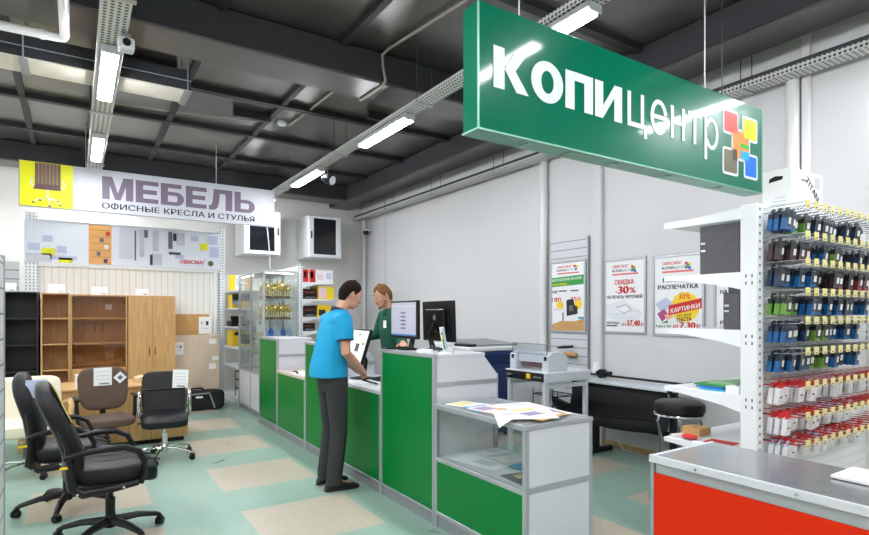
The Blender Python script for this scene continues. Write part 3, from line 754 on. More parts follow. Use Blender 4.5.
# ------------------------------------------------------------------ white gondola with cartons beside the showcase
def gondola_x(x_back, x_front, y0, y1, zs, label, top, thick=.05):
    """shelf stand whose shelves project along X from a back panel"""
    sg = 1 if x_front > x_back else -1
    t = thing('shelf_stand', label, 'shelf stand', (x_back, (y0+y1)/2, 0))
    b = MB(t, SHELFW); b.box(x_back, x_back+sg*.03, y0, y1, 0, top); b.build('back_panel', t)
    for y in (y0-.04, y1): MB(t, PERFW).box(x_back-.02, x_back+sg*.05, y, y+.04, 0, top+.02, .003).build('upright', t)
    for z in zs:
        s_ = MB(t, SHELFW); s_.box(x_back+sg*.03, x_front, y0, y1, z-.03, z, .004); s_ = s_.build('shelf', t)
        for y in (y0-.004, y1):
            k = MB(t, SHELFW); k.prism([(x_back+sg*.03, z), (x_front, z), (x_front, z-.025), (x_back+sg*.25, z-.04), (x_back+sg*.03, z-.11)], 1, y, y+.004); k.build('bracket', s_)
    k = MB(t, SHELFW); k.box(x_back, x_front, y0, y1, 0, .11, .004); k.build('base', t)
    return t
gondola_x(2.72, 2.27, 9.45, 10.66, (.62, .95, 1.3, 1.62), 'white shelf stand with yellow printer cartons between showcase and far wall', 2.2)
def carton(x0, x1, y0, y1, z0, z1, label, m, panels=(), name='carton', cat='carton'):
    z0 += .0015; z1 += .0015
    t = thing(name, label, cat, ((x0+x1)/2, (y0+y1)/2, z0))
    MB(t, m).box(x0, x1, y0, y1, z0, z1, .003).build('body', t)
    if panels:
        g = MB(t, YELLOW)
        for (face, a0, a1, c0, c1, pm) in panels:
            if face == 'y': g.box(x0+(x1-x0)*a0, x0+(x1-x0)*a1, y0-.002, y0, z0+(z1-z0)*c0, z0+(z1-z0)*c1, 0, pm)
            else: g.box(x0-.002, x0, y0+(y1-y0)*a0, y0+(y1-y0)*a1, z0+(z1-z0)*c0, z0+(z1-z0)*c1, 0, pm)
        g.build('print', t)
    return t
carton(2.28, 2.66, 10.2, 10.55, 1.925, 2.21, 'white and yellow printer carton on the top of the stand beside the showcase', PAPER, (('y', 0, .3, 0, 1, YELLOW), ('y', .35, .65, .3, .8, LILAC), ('y', .7, .98, .1, .9, ORANGE)))
# the top carton needs a shelf of its own
t_ = [o for o in bpy.data.objects if o.name.startswith('shelf_stand')][0]
MB(t_, SHELFW).box(2.75, 2.27, 9.45, 10.66, 1.895, 1.925, .004).build('shelf', t_)
carton(2.34, 2.66, 10.2, 10.5, 1.62, 1.87, 'black over yellow printer carton on the second shelf beside the showcase', YELLOW, (('y', 0, 1, .5, 1, INK), ('y', 0, .35, .25, .6, LILAC)))
t = thing('printer', 'low black printer on the middle shelf of the stand beside the showcase', 'printer', (2.46, 10.2, 1.3))
b = MB(t, BLACK); b.box(2.28, 2.68, 10.05, 10.4, 1.302, 1.4, .02); b.build('body', t)
b = MB(t, BLACKM); b.prism([(10.38, 1.39), (10.44, 1.47), (10.42, 1.48), (10.34, 1.4)], 0, 2.36, 2.6); b.build('paper_tray', t)
b = MB(t, BLACKM); b.prism([(10.05, 1.32), (9.93, 1.345), (9.93, 1.355), (10.05, 1.34)], 0, 2.36, 2.6); b.build('output_tray', t)
carton(2.32, 2.64, 10.1, 10.5, .95, 1.22, 'yellow printer carton with black picture on the lower shelf beside the showcase', YELLOW, (('y', .45, .95, .15, .75, INK), ('y', .1, .35, .7, .9, INK)))
t = thing('wire_rack', 'small black wire rack standing on the bottom of the printer shelf stand', 'rack', (2.45, 9.7, .11))
b = MB(t, BLACK)
for x in (2.31, 2.6):
    for y in (9.6, 9.85): b.cyl((x, y, .112), (x, y, .55), .006, seg=6)
b.build('legs_frame', t)
b = MB(t, BLACK)
for z in (.25, .4, .54):
    b.tube([(2.31, 9.6, z), (2.6, 9.6, z), (2.6, 9.85, z), (2.31, 9.85, z)], .005, 6, closed=True)
    for k in range(4): b.cyl((2.31, 9.65+k*.05, z), (2.6, 9.65+k*.05, z), .003, seg=5)
b.build('wire_shelf', t)

gondola_x(3.12, 3.72, 8.94, 10.3, (.75, 1.0, 1.23, 1.47, 1.77, 2.05), 'white shelf stand with red and yellow cartons behind the customer in blue', 2.32)
carton(3.2, 3.42, 9.0, 9.4, 2.05, 2.27, 'red and white carton on the top shelf behind the customer', PAPER, (('y', 0, .46, .02, .98, REDINK), ('y', .54, 1, .02, .98, REDINK), ('y', .1, .3, .35, .8, PAPER), ('y', .62, .85, .35, .8, PAPER)))
carton(3.43, 3.74, 9.0, 9.4, 2.05, 2.26, 'white carton with pale pink print on the top shelf behind the customer', PAPER, (('y', .1, .45, .2, .7, mat('pink_print', (236, 200, 214), .6)), ('y', .6, .9, .3, .8, LILAC)))
def small_printer(x0, x1, y0, y1, z, h, label):
    z += .0015
    t = thing('printer', label, 'printer', ((x0+x1)/2, (y0+y1)/2, z))
    MB(t, BLACK).box(x0, x1, y0, y1, z, z+h, .015).build('body', t)
    MB(t, mat('dark_red_trim', (110, 34, 30), .4)).box(x0+.03, x1-.05, y0-.004, y0, z+h*.55, z+h*.75).build('front_trim', t)
    MB(t, GREYK).box(x0+.04, x1-.04, y0-.05, y0, z+.02, z+.035).build('tray', t)
small_printer(3.2, 3.46, 9.0, 9.35, 1.77, .17, 'black printer on the second shelf behind the customer')
carton(3.47, 3.76, 9.0, 9.4, 1.77, 1.985, 'yellow carton with pink picture on the second shelf behind the customer', YELLOW, (('y', .06, .5, .1, .9, mat('pink_print', (236, 200, 214), .6)), ('y', .6, .92, .5, .9, LIME)))
small_printer(3.2, 3.44, 9.0, 9.35, 1.47, .18, 'black printer on the third shelf behind the customer')
carton(3.46, 3.7, 9.0, 9.4, 1.47, 1.67, 'yellow and black carton on the third shelf behind the head of the customer', YELLOW, (('y', .1, .6, .1, .6, INK),))
small_printer(3.2, 3.42, 9.0, 9.35, 1.23, .13, 'flat black printer on the fourth shelf behind the shoulder of the customer')

# ------------------------------------------------------------------ service counter units (front X=2.15)
CX0, CXB = 2.15, 2.73
def post(b, y): b.box(CX0-.008, CX0+.03, y-.016, y+.016, 0.0, 0, m=ALU)
def counter(y0, y1, h, label, top_m, tall):
    t = thing('counter_unit', label, 'counter', (CX0+.3, (y0+y1)/2, 0))
    b = MB(t, GREEN); b.box(CX0, CX0+.018, y0+.022, y1-.022, .09, h-.025); b.build('front_panel', t)
    MB(t, GREYK).box(CX0+.006, CX0+.05, y0, y1, 0, .09, .002).build('kick_plate', t)
    b = MB(t, ALU)
    for y in (y0, y1-.024): b.box(CX0-.006, CX0+.024, y, y+.024, .0, h-.024, .003)
    b.box(CX0-.006, CX0+.02, y0+.024, y1-.024, .085, .1, .002); b.build('frame', t)
    if tall:
        for y in (y0+.002, y1-.02):
            s_ = MB(t, LAMW); s_.prism([(CX0+.024, .0), (CXB, .0), (CXB, h-.17), (CXB-.13, h-.024), (CX0+.024, h-.024)], 1, y, y+.018); s_ = s_.build('side_panel', t)
            k = MB(t, ALU); k.box(CX0+.024, CXB, y-.003, y+.021, h-.235, h-.2, .002); k.box(CXB-.004, CXB+.006, y-.002, y+.02, 0, h-.165); k.build('trim_strip', s_)
        MB(t, LAMW).box(CX0+.024, CXB-.12, y0, y1, h-.024, h, .003).build('top', t)
        k = MB(t, ALU); k.box(CX0-.008, CX0+.03, y0, y1, h-.026, h+.002, .003); k.build('top_edge', t)
        MB(t, LAMW).box(CX0+.03, CXB-.02, y0+.02, y1-.02, .8, .82).build('shelf', t)
    else:
        MB(t, top_m).box(CX0-.01, CXB+.02, y0, y1, h-.03, h, .004).build('top', t)
        for y in (y0+.002, y1-.02): MB(t, LAMW).box(CX0+.024, CXB, y, y+.018, 0, h-.03).build('side_panel', t)
    return t
counter(6.985, 7.8, 1.2, 'tall narrow green counter unit beside the trophy showcase', None, True)
counter(5.97, 6.98, .8, 'low green counter unit with a beige worktop left of the customer', BEIGE, False)
counter(5.4, 5.965, 1.2, 'tall green counter unit partly hidden by the customer in blue', None, True)
counter(4.145, 5.395, .86, 'low green counter unit with papers where the customer stands', LAMW, False)
counter(3.32, 4.14, 1.215, 'tall green counter unit carrying two black monitors', None, True)

# low counter: case, papers, pen
carton(2.3, 2.5, 6.02, 6.24, .8, .87, 'small navy blue case lying on the beige worktop', NAVY, name='case', cat='case')
b = MB(m=PAPER); b.box(2.2, 2.5, 6.1, 6.62, .8, .802); b.box(2.3, 2.55, 6.3, 6.7, .802, .804); place(b, 'paper_sheets', 'white papers spread on the beige worktop of the low counter', 'papers', (2.35, 6.36, .8))
b = MB(m=BLACK); b.tube([(2.24, 6.5, .81), (2.26, 6.55, .815), (2.24, 6.62, .81)], .009, 6); b.tube([(2.22, 6.42, .81), (2.24, 6.5, .812)], .012, 8); place(b, 'sunglasses', 'small black glasses lying on the papers on the beige worktop', 'glasses', (2.24, 6.52, .8))
b = MB(m=PAPER); b.prism([(2.5, .805), (2.62, .99), (2.63, .985), (2.52, .805)], 1, 6.03, 6.2); b.off = Vector((0, 0, 0)); place(b, 'leaning_card', 'white card leaning upright behind the navy case', 'card', (2.55, 6.1, .8))

# papers at the customer, keyboard, tilted customer monitor
for i, (x, y, rz, l) in enumerate(((2.24, 4.42, .2, 'loose white paper at the near end of the low counter'), (2.3, 4.62, -.25, 'loose white paper overlapping the middle of the low counter papers'), (2.26, 4.85, .5, 'loose white paper closest to the hands of the customer'))):
    mx = Matrix.Translation((x, y, .861+.0015*i)) @ Matrix.Rotation(rz, 4, 'Z')
    b = MB(m=PAPER); b.box(-.105, .105, -.148, .148, 0, .0012, mx=mx)
    for k in range(4): b.box(-.08, .08, -.11+k*.05, -.1+k*.05, .0012, .0014, m=GREYP, mx=mx)
    place(b, 'paper_sheet', l, 'paper', (x, y, .86))
t = thing('keyboard', 'black keyboard on the low counter below the tilted monitor', 'keyboard', (2.52, 4.7, .865), local=True, rz=.1)
MB(t, BLACK).prism([(-.07, 0.002), (.07, 0.002), (.07, .03), (-.07, .018)], 1, -.2, .2).build('body', t)
k = MB(t, BLACKM)
for i in range(4):
    for j in range(14): k.box(-.055+i*.03, -.032+i*.03, -.19+j*.027, -.168+j*.027, .02+i*.003, .027+i*.003)
k.build('keys', t)

def monitor(loc, rz, w, h, tilt, label, zc, screen, back=False, base_r=.11):
    """screen faces local -X; panel centre at height zc"""
    t = thing('monitor', label, 'monitor', loc, rz, local=True)
    mx = Matrix.Translation((0, 0, zc)) @ Matrix.Rotation(tilt, 4, 'Y')
    b = MB(t, BLACK); b.box(-.02, .012, -w/2, w/2, -h/2, h/2, .005, mx=mx); b.box(.012, .035, -w*.3, w*.3, -h*.3, h*.3, .008, mx=mx); b.build('casing', t)
    s_ = MB(t, screen[0]); s_.box(-.0215, -.02, -w/2+.016, w/2-.016, -h/2+.024, h/2-.016, mx=mx)
    for (y0, y1, z0, z1, m) in screen[1]: s_.box(-.0225, -.0215, w*y0, w*y1, h*z0, h*z1, m=m, mx=mx)
    s_.build('screen', t)
    n = MB(t, BLACK); n.tube([mx @ Vector((.03, 0, -.02)), Vector((.075, 0, zc-.14)), Vector((.05, 0, .012))], [.028, .03, .034], 10, flat=.6); n.build('neck', t)
    n = MB(t, BLACK); n.lathe([(base_r, 0), (base_r, .008), (base_r*.5, .018), (.03, .022)], (.03, 0, 0), 24); n.build('base', t)
    if back:
        g = MB(t, GREYK); g.prism([(.024*math.cos(a*PI/8), .03+.024*math.sin(a*PI/8)) for a in range(16)], 0, .036, .038, mx=mx); g.build('round_badge', t)
        g = MB(t, YELLOW); g.box(.036, .0375, -.05, .03, -.085, -.078, mx=mx); g.build('sticker', t)
    return t
def screen_mat(name, col, e):
    return mat(name, col, .2, emit=e)
SCR = screen_mat('screen_grey', (170, 166, 180), .3); SCRW = screen_mat('screen_white', (226, 228, 232), .4)
SI = mat('screen_dark', (40, 44, 52), .3); SB = mat('screen_bar', (80, 120, 190), .3)
monitor((2.27, 3.94, 1.2155), 0, .43, .31, .0, 'black monitor with a grey lit screen turned to the left on the tall counter', .247, (SCR, [(-.09, .09, .16, .19, SI), (-.09, .09, .06, .09, SI), (-.09, .09, -.04, -.01, SI), (-.09, .09, -.14, -.11, SI), (-.09, .09, -.24, -.21, SI), (-.4, .4, .34, .36, GREYP), (-.46, .46, -.42, -.38, SB)]), base_r=.085)
monitor((2.5, 3.8, 1.2155), PI-.04, .48, .33, .03, 'black monitor seen from behind on the tall counter, beside the leaflet holder', .235, (SCRW, []), back=True, base_r=.085)
monitor((2.4, 5.1, .8605), -.12, .5, .36, .3, 'tilted black customer monitor showing a white page on the low counter', .32, (SCRW, [(-.05, .1, .32, .36, SI), (-.12, .1, -.15, .08, SI), (-.42, -.25, .05, .12, ORANGE), (-.4, .3, .22, .235, GREYP)]), base_r=.12)
t = thing('leaflet_holder', 'small white leaflet holder with green leaflets at the edge of the tall counter', 'leaflet holder', (2.3, 3.385, 1.2155), local=True, rz=.5)
mx = Matrix.Rotation(-.2, 4, 'X')
b = MB(t, PAPER); b.box(-.035, .035, .0, .006, .02, .2, .001, mx=mx); b.box(-.04, .04, -.05, .05, 0, .008, .001); b.box(-.04, .04, -.03, -.026, 0, .05); b.build('holder', t)
g = MB(t, GREENINK); g.box(-.03, -.008, -.002, .0, .03, .16, 0, GREENINK, mx); g.box(-.03, -.004, -.0025, .0, .11, .14, 0, YELLOW, mx); g.box(-.001, .03, -.0025, 0, .03, .19, 0, LILAC, mx); g.build('leaflet', t)
b = MB(m=BLACK); b.tube([(2.4, 3.74, 1.222), (2.36, 3.68, 1.26), (2.33, 3.6, 1.24), (2.33, 3.52, 1.222)], .006, 6); place(b, 'monitor_cable', 'black cable looping between the two monitors on the tall counter', 'cable', (2.36, 3.65, 1.216))
b = MB(m=BLACK); b.box(2.16, 2.3, 4.05, 4.135, 1.2165, 1.228, .003); place(b, 'black_pad', 'flat black pad on the tall counter beneath the grey screen', 'pad', (2.25, 4.0, 1.216))
b = MB(m=PAPER); b.box(2.17, 2.27, 3.52, 3.6, 1.2155, 1.24, .002); place(b, 'card_stack', 'stack of small white cards on the tall counter by the leaflet holder', 'cards', (2.22, 3.56, 1.216))

# ------------------------------------------------------------------ near glass display counter
t = thing('display_counter', 'waist-high counter with a glass display front, green lower panel and white side', 'display counter', (2.42, 2.84, 0))
y0, y1, H = 2.36, 3.315, .87
xb = 2.7
b = MB(t, GREEN); b.box(CX0, CX0+.016, y0+.028, y1-.028, .09, .47); b.build('front_panel', t)
MB(t, GREYK).box(CX0+.006, CX0+.05, y0, y1, 0, .09, .002).build('kick_plate', t)
b = MB(t, ALU)
for y in (y0, y1-.03):
    b.box(CX0-.006, CX0+.026, y, y+.03, 0, H-.03, .004); b.box(xb-.026, xb+.004, y, y+.03, 0, H-.03, .004)
for z in (.085, .465):
    b.box(CX0-.004, CX0+.022, y0+.03, y1-.03, z, z+.03, .003)
b.box(CX0-.008, CX0+.026, y0, y1, H-.035, H-.002, .004); b.box(CX0, xb+.006, y0-.004, y0+.024, H-.03, H-.002, .004); b.box(xb-.02, xb+.006, y0, y1, H-.03, H-.002, .004); b.box(CX0, xb, y1-.024, y1+.002, H-.03, H-.002, .004)
b.box(CX0+.026, xb-.026, y0-.002, y0+.02, .475, .51, .002); b.build('frame', t)
for z0, z1 in ((.02, .475), (.51, H-.03)): MB(t, LAMW).box(CX0+.026, xb-.026, y0+.004, y0+.016, z0, z1).build('side_panel', t)
MB(t, LAMW).box(CX0+.026, xb-.026, y1-.016, y1-.004, .02, H-.03).build('side_panel', t)
MB(t, LAMW).box(CX0+.018, xb-.004, y0+.016, y1-.016, .478, .492).build('display_floor', t)
MB(t, GLASS).box(CX0+.006, CX0+.011, y0+.03, y1-.03, .495, H-.035).build('front_glass', t)
MB(t, frosted('grey_top_glass', (180, 184, 186), .5)).box(CX0+.01, xb-.004, y0+.016, y1-.016, H-.008, H).build('glass_top', t)
for k in range(2): MB(t, GLASS).box(xb-.016+k*.006, xb-.012+k*.006, y0+.03+k*.43, y0+.5+k*.43, .495, H-.035).build('rear_glass', t)
def magazine(x, y, z, rz, w, h, m, label, marks=(), name='magazine', cat='magazine', th=.004, curl=0.0):
    t = thing(name, label, cat, (x, y, z), rz, local=True)
    b = MB(t, m)
    if curl:
        n = 10; top = [(-w/2+w*i/n, th+curl*(i/n)**2) for i in range(n+1)]
        b.prism(top + [(p, q-th) for p, q in top[::-1]], 1, -h/2, h/2)
    else: b.box(-w/2, w/2, -h/2, h/2, 0, th, .0008)
    b.build('page', t)
    if marks:
        g = MB(t, INK)
        for (a0, a1, c0, c1, pm) in marks: g.box(w*a0, w*a1, h*c0, h*c1, th, th+.0006, 0, pm)
        g.build('picture', t)
    return t
magazine(2.4, 3.02, .494, .15, .34, .42, PAPER, 'open pale leaflet inside the glass display, far left', ((-.35, -.05, -.3, .1, GREYP), (.1, .4, -.2, .3, mat('faint_green', (206, 220, 200), .6))))
magazine(2.37, 2.54, .494, -.1, .3, .27, mat('charcoal_cover', (62, 62, 60), .35), 'dark grey brochure with gold print inside the glass display', ((-.3, .0, .05, .3, GOLD), (.1, .35, -.2, .0, ORANGE), (-.2, .2, -.38, -.3, CARD)))
magazine(2.53, 2.68, .4985, .1, .22, .3, TEALINK, 'teal and blue brochure at the back of the glass display', ((-.3, .3, .1, .4, BLUEINK), (-.4, .1, -.4, -.1, mat('light_teal', (130, 200, 210), .5))))
magazine(2.53, 3.0, .4995, -.05, .24, .3, PAPER, 'white printed sheet at the back of the glass display behind the open leaflet', ((-.4, .4, .1, .3, GREYP),))
# big printed sheets on top
YS = mat('sand_print', (222, 204, 150), .6); VI = mat('violet_print', (150, 136, 170), .6); RO = mat('rose_print', (226, 206, 204), .6)
magazine(2.32, 3.1, .8705, .3, .2, .32, PAPER, 'white and yellow leaflet at the far left end of the display counter top', ((-.45, .4, .05, .45, YS), (-.3, .3, -.4, -.1, GREYP)))
magazine(2.28, 2.95, .872, -.2, .16, .22, TEALINK, 'small light blue leaflet on the display counter top', ((-.4, .4, -.1, .4, LILAC),))
magazine(2.36, 2.78, .874, .1, .3, .44, RO, 'pink-tinted printed spread in the middle of the display counter top', ((-.45, .1, -.4, .1, YS), (.15, .45, -.45, .4, PAPER), (-.4, 0, .2, .45, VI), (-.1, .1, -.3, .2, CARD)))
magazine(2.52, 2.72, .879, -.15, .28, .5, PAPER, 'long white poster print lying across the back of the display counter top', ((-.4, .4, -.45, -.1, VI), (-.4, .4, 0, .2, RO), (-.35, .35, .3, .45, GREYP)))
magazine(2.4, 2.5, .883, .25, .3, .2, CARD, 'brown and yellow print near the white side of the display counter', ((-.4, .1, -.4, .4, YS), (.15, .45, -.3, .3, PAPER)))
t = thing('poster_sheet', 'large white sheet whose corner hangs over the front edge of the display counter', 'sheet', (2.2, 2.62, .888), local=True)
b = MB(t, PAPER); n = 16; V = []; F = []
ca, sa = math.cos(.72), math.sin(.72)
for i in range(n+1):
    for j in range(n+1):
        p_, q_ = .46*i/n, .36*j/n - .18
        x, yy = -.15 + p_*ca - (q_+.18)*0 + max(0, 0), 0
        x = -.135 + p_*ca + (q_+.18)*sa*.75; yy = -.1 - p_*sa*.55 + (q_+.18)*ca
        over = max(0, -.05 - x); z = .0015 - .55*over - .8*over*over; x = max(x, -.05) - .78*over
        V.append((x, yy, z))
for i in range(n):
    for j in range(n): F.append((i*(n+1)+j, i*(n+1)+j+1, (i+1)*(n+1)+j+1, (i+1)*(n+1)+j))
b.add(V, F)
o = b.build('page', t, 80); md = o.modifiers.new('thick', 'SOLIDIFY'); md.thickness = .0015
g = MB(t, GREYP); g.box(.1, .24, -.12, -.02, .003, .0036, 0, VI); g.box(.12, .3, .02, .1, .003, .0036, 0, YS); g.box(.0, .1, -.02, .04, .003, .0036, 0, GREYP); g.build('picture', t)
# ------------------------------------------------------------------ big green hanging sign
SGREEN = mat('sign_green', (0, 104, 76), 0.3, coat=.28, spec=.04)
YS_ = 2.0
t = thing('hanging_sign', 'big green hanging light box sign with white lettering and a coloured squares emblem', 'sign', (2.77, YS_, 2.348))
xa, xb, za, zb = 1.533, 4.01, 2.348, 2.932
b = MB(t, SGREEN); b.box(xa, xb, YS_, YS_+.12, za, zb, .004); b.build('box', t)
b = MB(t, mat('sign_edge', (120, 170, 150), .35, .3)); b.box(xa-.004, xb+.004, YS_-.002, YS_+.122, za-.004, za+.004); b.box(xa-.004, xa+.004, YS_-.003, YS_+.003, za, zb); b.box(xb-.004, xb+.004, YS_-.003, YS_+.003, za, zb); b.build('edge_trim', t)
b = MB(t, mat('clear_plastic', (160, 190, 180), .2))
for x in (1.86, 2.15, 2.5, 3.0, 3.55): b.box(x, x+.03, YS_+.03, YS_+.1, za-.012, za-.004, .001)
b.build('bottom_clip', t)
LETW = mat('sign_letter_white', (222, 228, 228), .4, spec=.2)
def sx(u, v):   # measured point on the sign face
    r = (u-434.5)/554.6; s_, c_ = math.sin(CAMYAW), math.cos(CAMYAW); d = YS_/(c_-s_*r)
    return (s_+c_*r)*d, 1.5+(315-v)/554.6*d
x0, z1 = sx(493, 44.7); _, z0 = sx(493, 86.8); x1, _ = sx(621.5, 100)
l = MB(t, LETW); l.glyphs('копи', (x0, YS_-.0035, z0), (1, 0, 0), (0, 0, 1), x1-x0, z1-z0, gap=.07); l.build('lettering', t)
xc0, _ = sx(627, 100); xc1, _ = sx(718, 130)
l = MB(t, LETW); l.glyphs('центр', (xc0, YS_-.0035, z0), (1, 0, 0), (0, 0, 1), xc1-xc0, z1-z0, gap=.17); l.build('lettering', t)
g = MB(t, LETW)
def sq(c0, c1, m, y, grow=0.0, b=.012):
    (xa_, za_), (xb_, zb_) = c0, c1
    xa_ -= grow; xb_ += grow; za_ += grow; zb_ -= grow; r = b; pts = []
    for cx_, cz_, a0 in ((xb_-r, za_-r, 0), (xa_+r, za_-r, 90), (xa_+r, zb_+r, 180), (xb_-r, zb_+r, 270)):
        for k in range(4): a = math.radians(a0+k*30); pts.append((cx_+r*math.cos(a), cz_+r*math.sin(a)))
    g.prism(pts, 1, y, YS_-.001, m)
def S(px_, py_): return sx(610+px_*.2619, 60+py_*.2619)
sqs = [(S(435, 192), S(484, 284), 'emblem_red', (226, 52, 36)), (S(508, 222), S(556, 312), 'emblem_yellow', (250, 214, 0)), (S(434, 338), S(483, 436), 'emblem_brown', (104, 100, 78)), (S(515, 364), S(557, 452), 'emblem_blue', (10, 110, 214)), (S(468, 266), S(528, 386), 'emblem_orange', (240, 140, 60))]
for c0, c1, n, col in sqs: sq(c0, c1, LETW, YS_-.003, .017, .02)
for c0, c1, n, col in sqs: sq(c0, c1, mat(n, col, .4, spec=.15), YS_-.0045 if n != 'emblem_orange' else YS_-.004, 0, .01)
sq(S(497, 318), S(528, 345), mat('emblem_green', (60, 170, 40), .4, spec=.15), YS_-.005, 0, .004)
sq(S(497, 346), S(528, 386), mat('emblem_cyan', (0, 164, 226), .4, spec=.15), YS_-.005, 0, .004)
sq(S(468, 340), S(483, 386), mat('emblem_dark', (66, 62, 48), .4, spec=.15), YS_-.0055, 0, .004)
sq(S(468, 266), S(484, 284), mat('emblem_deep_orange', (226, 90, 44), .4, spec=.15), YS_-.0055, 0, .004)
g.build('emblem', t)
for x in (1.83, 3.42, 3.62):
    w_ = MB(t, PIPEW if x < 3.5 else ROD); w_.cyl((x, YS_+.06, zb), (x, YS_+.06, ZC), .004, seg=6); w_.build('wire', t)

# ------------------------------------------------------------------ posters on the right wall
def wpt(a, c, y0, y1, z0, z1, x): return (x, y0+(y1-y0)*a, z1+(z0-z1)*c)
def poster(y0, y1, z0, z1, label, items, x=X1, sheet=(238, 239, 240)):
    """y0 = left edge as seen (larger y), items in 0..1 from the top left"""
    t = thing('framed_poster', label, 'poster', (x, (y0+y1)/2, z0))
    f = MB(t, mat('silver_frame', (186, 189, 193), .35, .5)); w = .028
    f.box(x-.02, x-.001, y0, y0-w, z0, z1, .004); f.box(x-.02, x-.001, y1, y1+w, z0, z1, .004)
    f.box(x-.02, x-.001, y0-w, y1+w, z0, z0+w, .004); f.box(x-.02, x-.001, y0-w, y1+w, z1-w, z1, .004); f.build('frame', t)
    MB(t, mat('poster_paper', sheet, .45)).box(x-.008, x-.002, y0-w, y1+w, z0+w, z1-w).build('sheet', t)
    g = MB(t, INK); W = y0-y1; Hh = z1-z0; n = [0]
    for it in items:
        n[0] += 1; xx = x-.0085-.0002*n[0]
        if it[0] == 't':
            _, body, a, c, w_, h, m, bold = it[:8]
            ux = (0, -1, 0); uz = (0, 0, 1)
            if len(it) > 8: k = it[8]; uz = (0, 0, 1); ux = Vector((0, -1, k)).normalized()
            g.text(body, (xx, y0-W*a, z1-Hh*c), ux, uz, w=W*w_, h=Hh*h, bold=bold, m=m)
        elif it[0] == 'b':
            _, a0, a1, c0, c1, m = it[:6]; sk = it[6] if len(it) > 6 else 0
            g.prism([(y0-W*a0, z1-Hh*c1), (y0-W*a1, z1-Hh*(c1-sk)), (y0-W*a1, z1-Hh*(c0-sk)), (y0-W*a0, z1-Hh*c0)], 0, xx, xx+.0003, m)
        elif it[0] == 'o':
            _, a, c, r, m = it; g.prism([(y0-W*a+W*r*math.cos(k*PI/12)*(1 if k % 2 else .92), z1-Hh*c+W*r*math.sin(k*PI/12)*(1 if k % 2 else .92)) for k in range(24)], 0, xx, xx+.0003, m)
        elif it[0] == 'p':
            _, pts, m = it; g.prism([(y0-W*a, z1-Hh*c) for a, c in pts], 0, xx, xx+.0003, m)
    g.build('print', t)
    return t
def head(a=.22):
    R_ = [('t', 'ОФИСМАГ', a, .125, .38, .038, REDINK, .03), ('t', 'КОПИ', a, .178, .22, .032, INK, .05), ('t', 'ЦЕНТР', a+.23, .178, .2, .032, GREYINK, 0), ('b', a, a+.6, .2, .222, mat('red_faint', (224, 110, 104), .6))]
    for k, (dx, dy, m) in enumerate(((.44, .105, REDINK), (.5, .115, YELLOW), (.44, .15, GREYINK), (.5, .16, BLUEINK), (.47, .13, GREENINK))): R_.append(('b', a+dx, a+dx+.055, dy, dy+.035, m))
    return R_
poster(4.313, 3.739, 1.288, 2.134, 'framed poster with a big red discount figure between slat panel and printout poster', head() + [
    ('t', 'СКИДКА', .28, .345, .44, .062, REDINK, .045), ('b', .3, .33, .43, .445, REDINK), ('t', '30', .36, .465, .24, .1, REDINK, .05), ('t', '%', .63, .462, .13, .075, REDINK, .03),
    ('t', 'НА ПЕЧАТЬ ЧЕРТЕЖЕЙ', .09, .53, .82, .04, INK, .04),
    ('p', ((.06, .62), (.5, .55), (.92, .72), (.85, .82), (.4, .84), (.08, .78)), mat('faint_grey', (226, 228, 232), .5)), ('p', ((.3, .64), (.55, .6), (.7, .68), (.5, .74)), GREYP), ('p', ((.34, .66), (.54, .625), (.64, .68), (.5, .715)), PAPER), ('b', .15, .5, .74, .745, GREYP), ('b', .4, .8, .78, .785, GREYP), ('b', .6, .85, .7, .705, GREYP),
    ('t', 'ЧЕРТЕЖИ', .08, .87, .3, .03, INK, .04), ('b', .08, .34, .885, .9, INK), ('t', 'от', .45, .89, .1, .04, REDINK, .03), ('t', '37,40', .57, .89, .29, .075, REDINK, .05), ('t', 'Р', .89, .89, .05, .04, REDINK, .02)])
poster(3.666, 3.084, 1.278, 2.12, 'framed poster with a yellow sunburst and red ribbon, partly behind the white shelves', head(.2) + [
    ('t', 'ПЕЧАТЬ', .22, .335, .58, .055, INK, .045), ('t', 'РАСПЕЧАТКА', .12, .42, .76, .05, INK, .045),
    ('o', .64, .64, .27, YELLOW), ('t', '30%', .52, .545, .22, .06, REDINK, .03),
    ('p', ((.06, .6), (.28, .52), (.42, .6), (.2, .72)), LILAC), ('p', ((.1, .72), (.24, .66), (.34, .74), (.2, .82)), mat('magenta_print', (170, 70, 130), .5)), ('p', ((.24, .74), (.38, .7), (.42, .76), (.3, .8)), mat('peach_print', (236, 170, 140), .5)), ('p', ((.18, .84), (.3, .8), (.33, .83)), GREENINK),
    ('b', .33, .97, .62, .74, REDINK, .085), ('t', 'КАРТИНКИ', .37, .715, .55, .055, PAPER, .04, .17), ('t', 'ПО ЦЕНЕ', .5, .76, .26, .025, INK, .03, .1), ('t', 'ТЕКСТА', .48, .82, .28, .045, INK, .05, .1),
    ('t', 'Текст А4', .07, .89, .3, .032, INK, .03), ('t', 'от', .42, .895, .1, .05, REDINK, .03), ('t', '7,30', .55, .895, .28, .075, REDINK, .05), ('t', 'Р', .86, .895, .06, .05, REDINK, .02)])
poster(3.0, 2.42, 1.278, 2.12, 'framed poster mostly hidden behind the shelf end and dark binder', head(.2) + [('t', 'РАЗМЕРЫ', .3, .5, .6, .05, INK, .04), ('t', 'НА', .12, .5, .12, .045, INK, .04), ('t', 'РАСКЛАДКА', .12, .84, .7, .04, INK, .03), ('t', 'НАКЛЕЙКИ', .12, .9, .6, .035, INK, .03)])
